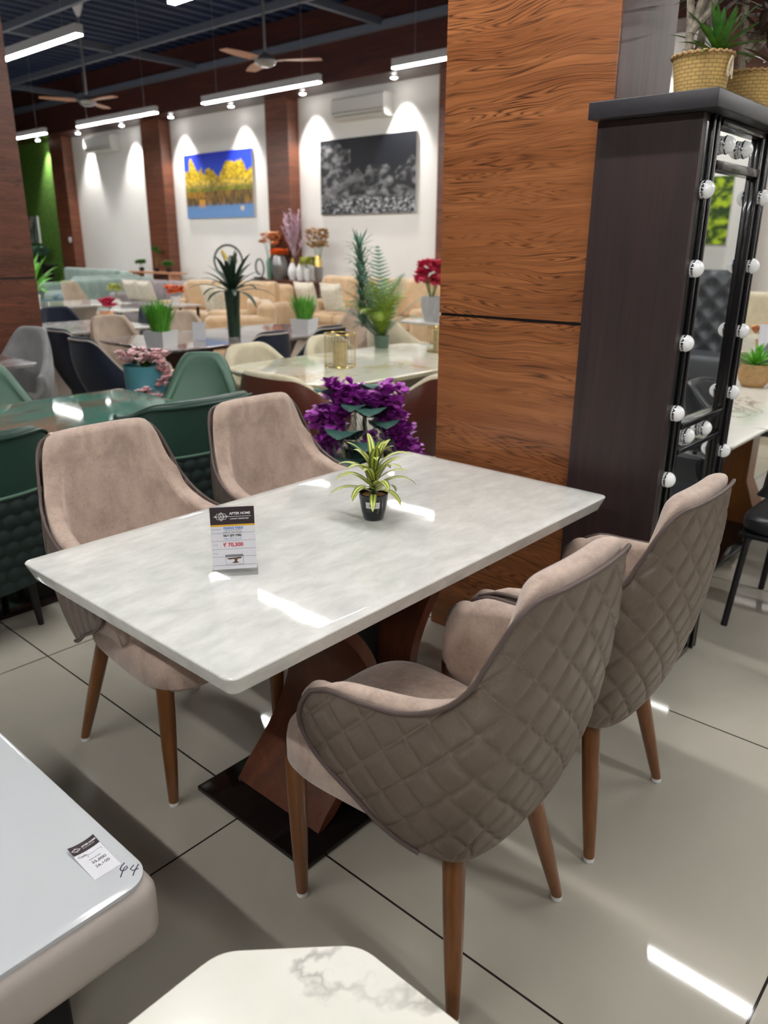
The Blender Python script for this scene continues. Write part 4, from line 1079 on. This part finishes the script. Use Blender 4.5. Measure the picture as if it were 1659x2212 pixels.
# ------------------------------------------------------------------ left set: brown stone table and grey chair
table('dining_table', 'brown and white stone table corner at the left edge below the wood pillar', -5.92, 1.0, -4.90, 2.22, 'agate', r=.03)
simple_chair('grey', 'light grey chair at the end of the brown stone table, left of the navy chairs', (-5.40, 2.21, 0), PI + .5, mk_st(.25, .28, .0, .89, .60, .30, 84, .08, .8, .2, .95), 'grey_fab', 'grey_fab', 'matt_black')
table('dining_table', 'white marble table right of the left wood pillar, with the pink flower vase', -7.4, 2.95, -6.4, 4.08, 'white_marble', r=.04, ped='beige_lacq')
table('dining_table', 'white marble table further back beyond the slate chairs', -10.2, 3.9, -9.2, 5.5, 'white_marble', r=.04, ped='beige_lacq')
ST_S = mk_st(.25, .26, -.02, .84, .66, .38, 78, .05, .8, .4, 1.0)
simple_chair('slate', 'dark slate chair between two white tables, next to the left wood pillar', (-7.6, 3.22, 0), -PI / 2, ST_S, 'char_lea', 'navy', 'matt_black', group='slate chairs')
simple_chair('slate', 'dark slate chair between two white tables, nearer the pink flower vase', (-7.6, 3.82, 0), -PI / 2, ST_S, '', '', group='slate chairs')
simple_chair('slate', 'dark slate chair seen behind the beige chairs, left of the tan armchair', (-7.05, 4.60, 0), -PI / 2, ST_S, '', '', group='slate chairs')
vase((-6.72, 3.74, .7505), 'pink hydrangea bunch in a pale pot on the white marble table', [(0, 0), (.045, 0), (.06, .13), (.055, .13), (0, .1)], 'peach', ('magenta', .09, 34, .04, .19, 4, .7), 'flowers')
b = thing('leafy_plant', 'tall bright leafy plant on the further white marble table', 'plant', (-9.75, 4.45, .7505)); q = MB(); spiky(q, (0, 0, .1), 22, .5, .09, 4, .5, 1.5, 1.0, 7); q.build('leaves', M['leaf_b'], b, recalc=False)
MB().lathe([(0, 0), (.08, 0), (.1, .12), (0, .11)], seg=16).build('pot', M['white_cer'], b)
ST_F = mk_st(.24, .24, -.02, .92, .7, .4, 60, .05, .85, .6, 1.1)
simple_chair('far_grey', 'grey chair with dark base beyond the white tables, in front of the sage sofa', (-11.6, 6.1, 0), .3, ST_F, 'beige_fab', 'beige_fab', 'matt_black')
cushion('teal patterned cushion lying behind the leafy plant', (-12.75, 5.85, .60), (1.1, 0, -.3 + PI), .2, 'teal_fab')
sofa('dark teal sofa mostly hidden behind the leafy plant', (-12.9, 6.25, 0), PI - .3, 1.5, 'teal_fab', .66, 2, .8, .55)

# ------------------------------------------------------------------ lounge area along the back wall
sofa('sage green three seat sofa against the white wall at the far left', (-17.0, 9.0, 0), PI, 2.7, 'sofa_green', .95, 3)
sofa('sage green sofa seen from behind, right of the far sage sofa', (-14.3, 7.9, 0), PI / 2 + .2, 2.0, 'sofa_green', .90, 2)
sofa('pale green sofa end next to the left wood pillar', (-18.3, 7.4, 0), -PI / 2, 1.9, 'sofa_green', .84, 2)
sofa('mauve grey two seat sofa with white print cushions below the wooden console', (-12.75, 8.2, 0), PI + .15, 1.9, 'sofa_mauve', .84, 2)
for k, (x, y) in enumerate(((-13.0, 7.78), (-12.45, 7.72))): cushion('white printed cushion on the mauve grey sofa, %s one' % ('left', 'right')[k], (x, y, .68), (1.25, 0, PI + .1), .2, 'cush', 'white cushions on the mauve sofa')
sofa('tan two seat sofa with a patterned cushion left of the yucca', (-10.35, 7.85, 0), PI + .35, 2.1, 'sofa_tan', .92, 2)
cushion('cream patterned cushion on the tan sofa beside the yucca leaves', (-10.05, 7.42, .68), (1.2, 0, PI + .35), .23, 'cush')
cushion('cream patterned cushion at the right end of the tan sofa', (-9.6, 7.25, .68), (1.15, 0, PI + .8), .22, 'cush')
sofa('long tan sofa against the wall under the monochrome picture', (-8.35, 9.05, 0), PI, 2.7, 'sofa_tan', 1.0, 3)
for k, x in enumerate((-9.35, -8.75, -7.7)): cushion(('cream cushion at the left end of the long tan sofa', 'cream cushion behind the fern on the long tan sofa', 'cream cushion right of the fern on the long tan sofa')[k], (x, 8.66, .70), (1.3, 0, PI), .23, 'cush', 'cushions on the long tan sofa')
sofa('tan armchair with curved arm left of the far grass pot', (-8.35, 6.55, 0), PI / 2 + .9, 1.15, 'sofa_tan', .80, 1)
t = thing('ottoman', 'small orange tan ottoman with a pale top between the agate table and the sofas', 'ottoman', (-7.6, 5.55, 0))
MB().rbox(-.32, -.32, .05, .32, .32, .34, .05).build('body', M['sofa_tan'], t); MB().rbox(-.33, -.33, .34, .33, .33, .44, .04).build('cushion_top', M['peach'], t)
def lowtable(lab, loc, w, d, z, mat):
    t = thing('side_table', lab, 'coffee table', loc); MB().rbox(-w / 2, -d / 2, z - .03, w / 2, d / 2, z, .008).build('tabletop', M[mat], t)
    for sx in (-1, 1):
        for sy in (-1, 1): MB().box(sx * (w / 2 - .05) - .015, sy * (d / 2 - .05) - .015, 0, sx * (w / 2 - .05) + .015, sy * (d / 2 - .05) + .015, z - .03).build('leg', M['matt_black'], t)
    return t
lowtable('low dark side table with a yellow plant in front of the sage sofa', (-12.1, 6.95, 0), .9, .5, .45, 'white_marble')
vase((-12.25, 7.0, .4505), 'yellow plant in a white pot on the low side table', [(0, 0), (.07, 0), (.08, .14), (0, .12)], 'white_cer', ('limefl', .1, 20, .07, .3, 2), 'plant')
lowtable('low dark coffee table behind the near grass pot', (-8.6, 4.75, 0), 1.0, .55, .5, 'black_gloss')
vase((-9.0, 6.0, .72), 'bunch of orange roses in front of the mauve grey sofa', [(0, 0), (.05, 0), (.06, .1), (0, .09)], 'white_cer', ('orange', .11, 26, .06, .16, 8, .8), 'flowers')
lowtable('small round-legged stand carrying the orange roses', (-9.0, 6.0, 0), .5, .5, .7195, 'beige_lacq')
# console with vases
def console(lab, x0, x1, z, mat, y=9.86, d=.32, body=False):
    t = thing('console_table', lab, 'console', ((x0 + x1) / 2, y, 0)); w = (x1 - x0) / 2
    MB().rbox(-w, -d / 2, z - .035, w, d / 2, z, .006).build('top', M[mat], t)
    for s in (-1, 1): MB().box(s * (w - .25) - .03, -d / 2 + .03, 0, s * (w - .25) + .03, d / 2 - .03, z - .035).build('leg', M[mat], t)
    if body: MB().rbox(-.25, -d / 2 + .02, .0, .45, d / 2 - .02, z - .036, .01).build('cabinet_body', M['teak_far'], t)
    return t
console('dark wood console carrying the row of flower vases under the wood column', -12.0, -10.2, .86, 'ped_wood', body=True)
console('light wood console with three small plants at the second wood column', -16.4, -14.5, .90, 'fan_wood')
Z = .8605
vase((-11.62, 9.85, Z), 'tall green flower bunch with dusty pink blooms at the left of the vase console', [(0, 0), (.05, 0), (.06, .3), (.03, .38), (0, .36)], 'leaf_g', ('peach', .2, 44, .08, .66, 1, 1.0), 'flowers')
vase((-11.30, 9.82, Z), 'grey silver oval vase with flat orange blooms', [(0, 0), (.1, 0), (.15, .18), (.15, .3), (.1, .42), (0, .4)], 'steel', ('orange', .15, 60, .06, .46, 2, .5), 'vase')
vase((-10.98, 9.85, Z), 'white vase with tall mauve plumes', [(0, 0), (.05, 0), (.09, .12), (.08, .2), (.03, .3), (0, .29)], 'white_cer', None, 'vase', top=([(.03, .29), (.025, .38), (0, .38)], 'gold'))
pl = thing('plume_bunch', 'tall feathery mauve pampas plumes rising above the vase console', 'flowers', (-10.98, 9.9, Z + .38)); b = MB(); r = random.Random(5)
for k in range(12):
    a = r.random() * 6.28; L = .5 + .34 * r.random(); e = .98 + .55 * r.random()
    d = Vector((math.cos(a) * math.cos(e), math.sin(a) * math.cos(e), math.sin(e)))
    b.tube([(0, 0, 0), d * L], .004, 4)
    for i in range(46):
        u = .35 + .65 * i / 46; p = d * (L * u); b.leaf(p, r.random() * 6.28, (.15) * (1.15 - u * .75), .014, .8 + .3 * r.random(), .8, n=3)
b.build('plumes', M['mauvefl'], pl, recalc=False)
MB().tube([(0, 0, -.06), (0, 0, .1)], .01, 6).build('stems', M['stem'], pl)
vase((-10.72, 9.8, Z), 'narrow white vase, middle of the three white ones', [(0, 0), (.05, 0), (.075, .12), (.06, .22), (.02, .3), (0, .3)], 'white_cer')
vase((-10.52, 9.8, Z), 'white pot with lime green blooms', [(0, 0), (.05, 0), (.07, .12), (.08, .22), (0, .2)], 'white_cer', ('limefl', .13, 60, .06, .30, 6, 1.0), 'flowers')
vase((-10.30, 9.85, Z), 'grey and gold vase with tan dried flowers at the right end of the console', [(0, 0), (.06, 0), (.08, .1), (.075, .24), (0, .24)], 'steel', ('tanfl', .19, 110, .06, .66, 7, 1.6), 'vase', top=([(.075, .24), (.06, .38), (.03, .44), (0, .44)], 'gold'))
sc_ = thing('black_ornament', 'black swirling metal ornament at the left end of the vase console', 'ornament', (-11.88, 9.82, Z)); b = MB()
b.tube([(.13 * math.cos(a) * (1 - a / 14), 0, .2 + .17 * math.sin(a) * (1 - a / 16)) for a in np.linspace(-1.4, 5, 26)], .016, 7); b.rbox(-.12, -.05, 0, .12, .05, .03, .008); b.build('swirl', M['matt_black'], sc_)
Z = .9005
for k, (x, h) in enumerate(((-16.0, .16), (-15.4, .42), (-14.95, .14))):
    vase((x, 9.86, Z), ('small green plant at the left end of the light wood console', 'slender topiary plant in the middle of the light wood console', 'small green plant at the right end of the light wood console')[k], [(0, 0), (.05, 0), (.06, .08), (0, .07)], 'matt_black', ('leaf', .1, 24, .08, h, k + 3, .8), 'plant')
pfn = thing('pedestal_fan', 'yellow and grey pedestal fan standing left of the vase console', 'fan', (-11.35, 8.75, 0), .5)
MB().lathe([(0, 0), (.2, 0), (.2, .03), (.03, .05), (.02, 1.15), (0, 1.15)], seg=20).build('stand', M['matt_black'], pfn)
MB().tube([(.26 * math.cos(a), -.1, 1.2 + .26 * math.sin(a)) for a in np.linspace(0, 2 * PI, 30, endpoint=False)], .018, 8, loop=True).build('cage', M['matt_black'], pfn)
MB().ball((0, .06, 1.2), .09, 14, 8).build('motor', M['matt_black'], pfn)
for k in range(3):
    b = MB(); b.leaf((0, -.1, 1.2), 0, .23, .16, .0, 0, n=4, fold=.1); b.xf(Matrix.Translation((0, 0, 1.2)) @ Matrix.Rotation(k * 2.09, 4, 'Y') @ Matrix.Translation((0, 0, -1.2))).build('blade', plain('yellow_fan_blade', lin(226, 196, 40), .4), pfn, recalc=False)
# magenta flowers on a white table behind the column
table('dining_table', 'white table half hidden by the orange pillar, behind the cream table', -5.2, 6.02, -4.15, 7.3, 'white_marble', r=.1, ped='beige_lacq', n=1)
vase((-4.88, 6.20, .7505), 'tall vase of bright magenta blossoms left of the orange pillar', [(0, 0), (.07, 0), (.11, .16), (.10, .24), (0, .23)], 'grey_fab', ('magenta', .16, 110, .06, .42, 11, 1.4), 'flowers')
# planting in front of the moss wall
t = console('dark console below the moss wall carrying grey foliage', -22.6, -20.2, .95, 'matt_black')
for k, x in enumerate((-22.1, -21.4, -20.8)):
    vase((x, 9.85, .9505), ('pale foliage plant at the left of the moss wall console', 'grey foliage plant in the middle of the moss wall console', 'grey green plant at the right of the moss wall console')[k], [(0, 0), (.08, 0), (.1, .12), (0, .1)], 'matt_black', ('leaf_g', .24, 44, .14, .26, k + 20, .7), 'plant')

# ------------------------------------------------------------------ things on the mirror cabinet
def driftwood(loc, lab, rz, leafm, seed, heads):
    t = thing('basket_plant', lab, 'plant', loc, rz, 'basket plants on the mirror cabinet'); r = random.Random(seed)
    MB().lathe([(0, 0), (.062, 0), (.068, .03), (.072, .065), (.0785, .102), (.080, .105), (.074, .105), (.07, .09), (0, .09)], seg=40).build('basket', M['basket'], t)
    MB().tube([((.0795) * math.cos(a), .0795 * math.sin(a), .105 + .0022 * math.sin(a * 26)) for a in np.linspace(0, 2 * PI, 90, endpoint=False)], .0042, 6, loop=True).build('rope_rim', M['basket2'], t)
    ah = ra - rz + .72
    MB().tube([((.082) * math.cos(ah + q) , .082 * math.sin(ah + q), z * .86) for q, z in ((0, .112), (-.12, .095), (-.17, .07), (-.12, .055), (0, .06), (.05, .085), (.04, .112), (.10, .08), (.12, .05))], .0028, 6).build('rope_loop', M['cream_fab'], t)
    b = MB()
    for br in heads['wood']: b.tube(br, [.013, .011, .010, .009][:len(br)] if len(br) <= 4 else .01, 8)
    b.build('driftwood', M['bark'], t)
    for hd_ in heads['tufts']:
        b = MB(); spiky(b, hd_[:3], hd_[4], hd_[3], .017, seed + int(hd_[4]), -.1, 1.5, .35, 7); b.build('leaf_tuft', M[hd_[5]], t, recalc=False)
R_ = lambda x, z, y=0: (x * .75 + y * .66, x * .66 - y * .75, z)
driftwood((-.93, 2.345, 1.8425), 'woven basket of driftwood and green spiky tufts at the front of the mirror cabinet', 0, 'leaf', 3, dict(
    wood=[[R_(-.04, .10), R_(-.045, .18), R_(-.055, .26), R_(-.06, .40)], [R_(-.043, .16), R_(-.02, .24), R_(-.018, .32), R_(-.015, .42)], [R_(-.04, .17), R_(-.0, .21), R_(.025, .28), R_(.035, .33)], [R_(-.01, .10, -.02), R_(0, .2, -.02), R_(0, .28, -.02)]],
    tufts=[(*R_(.035, .115), .13, 34, 'leaf'), (*R_(.01, .30, -.03), .19, 44, 'leaf_d'), (*R_(.075, .27, -.05), .18, 36, 'leaf')]))
driftwood((-.905, 2.66, 1.8425), 'woven basket of driftwood and burgundy spiky tufts behind, on the mirror cabinet', 0, 'leaf_r', 8, dict(
    wood=[[R_(-.03, .10), R_(-.035, .18), R_(-.045, .30), R_(-.05, .36)], [R_(-.03, .15), R_(.01, .25), R_(.02, .34)], [R_(-.025, .14), R_(.03, .2), R_(.05, .28)]],
    tufts=[(*R_(-.05, .31), .17, 40, 'leaf_r'), (*R_(.045, .26), .16, 40, 'leaf_r'), (*R_(.06, .13), .12, 24, 'leaf_r'), (*R_(.0, .2, .03), .08, 16, 'leaf_r'), (*R_(.1, .36), .13, 24, 'leaf_r')]))

# ------------------------------------------------------------------ right hand side and what the mirror sees
table('dining_table', 'white veined marble table at the right edge behind the mirror cabinet', -1.78, 2.98, -.885, 4.95, 'calacatta', r=.03, ped='leg_wood', th=.022)
def black_chair(lab, loc, rz, key='black'):
    if key in _protos: return dup(_protos[key], loc, rz, lab, 'black leather chairs')
    t = thing('black_leather_chair', lab, 'chair', loc, rz, 'black leather chairs')
    seat_mb(.24, .22, -.23, .25, .405, .47, 5, .016, 48).build('seat', M['black_lea'], t)
    o, inn, path, S = shell_parts(mk_st(.275, .42, .14, .80, .67, .57, 92, .03, .97, .35, .8, 1.0, 0), .035, 40, 8, low=False)
    o.build('outer_shell', M['black_lea'], t, angle=80); inn.build('backrest_pad', M['black_lea'], t, angle=70)
    MB().rbox(-.235, -.225, .385, .235, .235, .404, .006).build('seat_frame', M['matt_black'], t)
    for sx in (-1, 1):
        for sy in (-1, 1):
            top = (sx * .25, .0 + sy * .17 + .02, .60 if sy < 0 else .62); MB().tube([(sx * .215, sy * .2, .40), (sx * .24, sy * .23, 0)], .013, 8).build('leg', M['matt_black'], t)
        MB().tube([(sx * .225, -.18, .40), (sx * .25, -.12, .6)], .011, 8).build('upright', M['matt_black'], t)
    _protos[key] = t; return t
black_chair('black leather chair nearest the mirror cabinet at the right edge, seat below the marble table', (-.60, 3.28, 0), PI / 2)
black_chair('black leather chair second along the veined marble table at the right edge', (-.60, 4.05, 0), PI / 2)
simple_chair('char', 'charcoal chair at the far end of the veined marble table behind the wicker pot', (-1.35, 5.2, 0), PI, mk_st(.26, .27, -.02, .92, .62, .36, 84, .06, .74, .3, .95), 'char_lea', 'char_lea', 'matt_black', group='charcoal chairs')
simple_chair('char', 'charcoal chair with sweeping back seen in the cabinet mirror', (.35, 5.3, 0), PI / 2 + .5, None, '', '', group='charcoal chairs')
simple_chair('char', 'charcoal chair seen low in the cabinet mirror, nearer the cabinet', (.25, 4.25, 0), PI / 2, None, '', '', group='charcoal chairs')
wp = thing('potted_succulent', 'small green succulent in a woven wicker pot on the veined marble table', 'plant', (-1.27, 4.45, .7505))
MB().lathe([(0, 0), (.055, 0), (.078, .03), (.085, .07), (.075, .115), (.068, .12), (.064, .11), (0, .10)], seg=30).build('wicker_pot', M['basket2'], wp)
b = MB(); spiky(b, (0, 0, .10), 40, .13, .022, 4, .2, 1.5, .4, 6); b.build('leaves', M['leaf_b'], wp, recalc=False)
sofa('cream wall sofa glimpsed at the right edge beyond the wicker pot', (-2.6, 9.2, 0), PI, 2.6, 'cream_fab', 1.0, 3)
table('dining_table', 'pale marble table beyond the charcoal chair at the right edge', -2.6, 5.95, -1.5, 7.6, 'cream_marble', r=.05, ped='beige_lacq', n=1)
vase((-1.75, 6.2, .7505), 'cream rose bunch on the pale marble table at the right edge', [(0, 0), (.04, 0), (.05, .07), (0, .06)], 'basket2', ('peach', .08, 18, .05, .12, 3, .7), 'flowers')
small_card((-1.66, 6.02, .7505), .7, 'white price card beside the cream roses at the right edge', .14)
# tufted grey bench in the mirror
tb_ = thing('tufted_bench', 'grey deep buttoned high-back bench seen in the cabinet mirror', 'bench', (1.35, 8.3, 0), PI)
MB().rbox(-.95, -.1, .2, .95, .55, .46, .05).build('seat', M['char_lea'], tb_)
b = MB(); nx, nz = 80, 46; vs = []; fs = []
for j in range(nz + 1):
    for i in range(nx + 1):
        x = -.95 + 1.9 * i / nx; z = .4 + .85 * j / nz; q1 = (x / .22 + z / .22) ; q2 = (x / .22 - z / .22)
        d = math.hypot((q1 - round(q1)), (q2 - round(q2))); e = min(i, nx - i, nz - j) / 4
        vs.append((x, .06 + .05 * min(1, e) * min(1, d * 1.7) - .02, z))
for j in range(nz):
    for i in range(nx): a = j * (nx + 1) + i; fs.append((a, a + 1, a + nx + 2, a + nx + 1))
b.add(vs, fs).build('buttoned_back', M['char_lea'], tb_, recalc=False, angle=80)
MB().rbox(-.97, -.12, 0, .97, .04, 1.25, .04).build('frame', M['char_lea'], tb_)
for sx in (-1, 1): MB().box(sx * .85 - .03, .4, 0, sx * .85 + .03, .46, .21).build('foot', M['ped_wood'], tb_)
# ------------------------------------------------------------------ camera, world, view
cam = bpy.data.cameras.new('camera'); co = bpy.data.objects.new('camera', cam); COL.objects.link(co)
f, pit, rol, yaw = 1659.67, .333441, .0054979, .724848
h = Vector((-math.sin(yaw), math.cos(yaw), 0)); r = Vector((math.cos(yaw), math.sin(yaw), 0)); zz = Vector((0, 0, 1))
fw = h * math.cos(pit) - zz * math.sin(pit); up = zz * math.cos(pit) + h * math.sin(pit)
r2 = r * math.cos(rol) + up * math.sin(rol); u2 = -r * math.sin(rol) + up * math.cos(rol)
mw = Matrix((r2, u2, -fw)).transposed().to_4x4(); mw.translation = Vector((0, 0, 1.46)); co.matrix_world = mw
cam.sensor_fit = 'VERTICAL'; cam.sensor_height = 24.0; cam.lens = 24.0 * f / 2212
cam.clip_start = .05; cam.clip_end = 100
cam.dof.use_dof = True; cam.dof.focus_distance = 1.75; cam.dof.aperture_fstop = cam.lens / 7.5
bpy.context.scene.camera = co
w = bpy.data.worlds.new('world'); bpy.context.scene.world = w; w.use_nodes = True
w.node_tree.nodes['Background'].inputs[0].default_value = (.8, .85, 1, 1); w.node_tree.nodes['Background'].inputs[1].default_value = .05
sc = bpy.context.scene
sc.view_settings.view_transform = 'Standard'; sc.view_settings.look = 'None'; sc.view_settings.exposure = 0.0
sc.cycles.max_bounces = 7; sc.cycles.diffuse_bounces = 3; sc.cycles.glossy_bounces = 4; sc.cycles.transmission_bounces = 6; sc.cycles.transparent_max_bounces = 6
sc.cycles.sample_clamp_indirect = 6; sc.cycles.caustics_reflective = False; sc.cycles.caustics_refractive = False
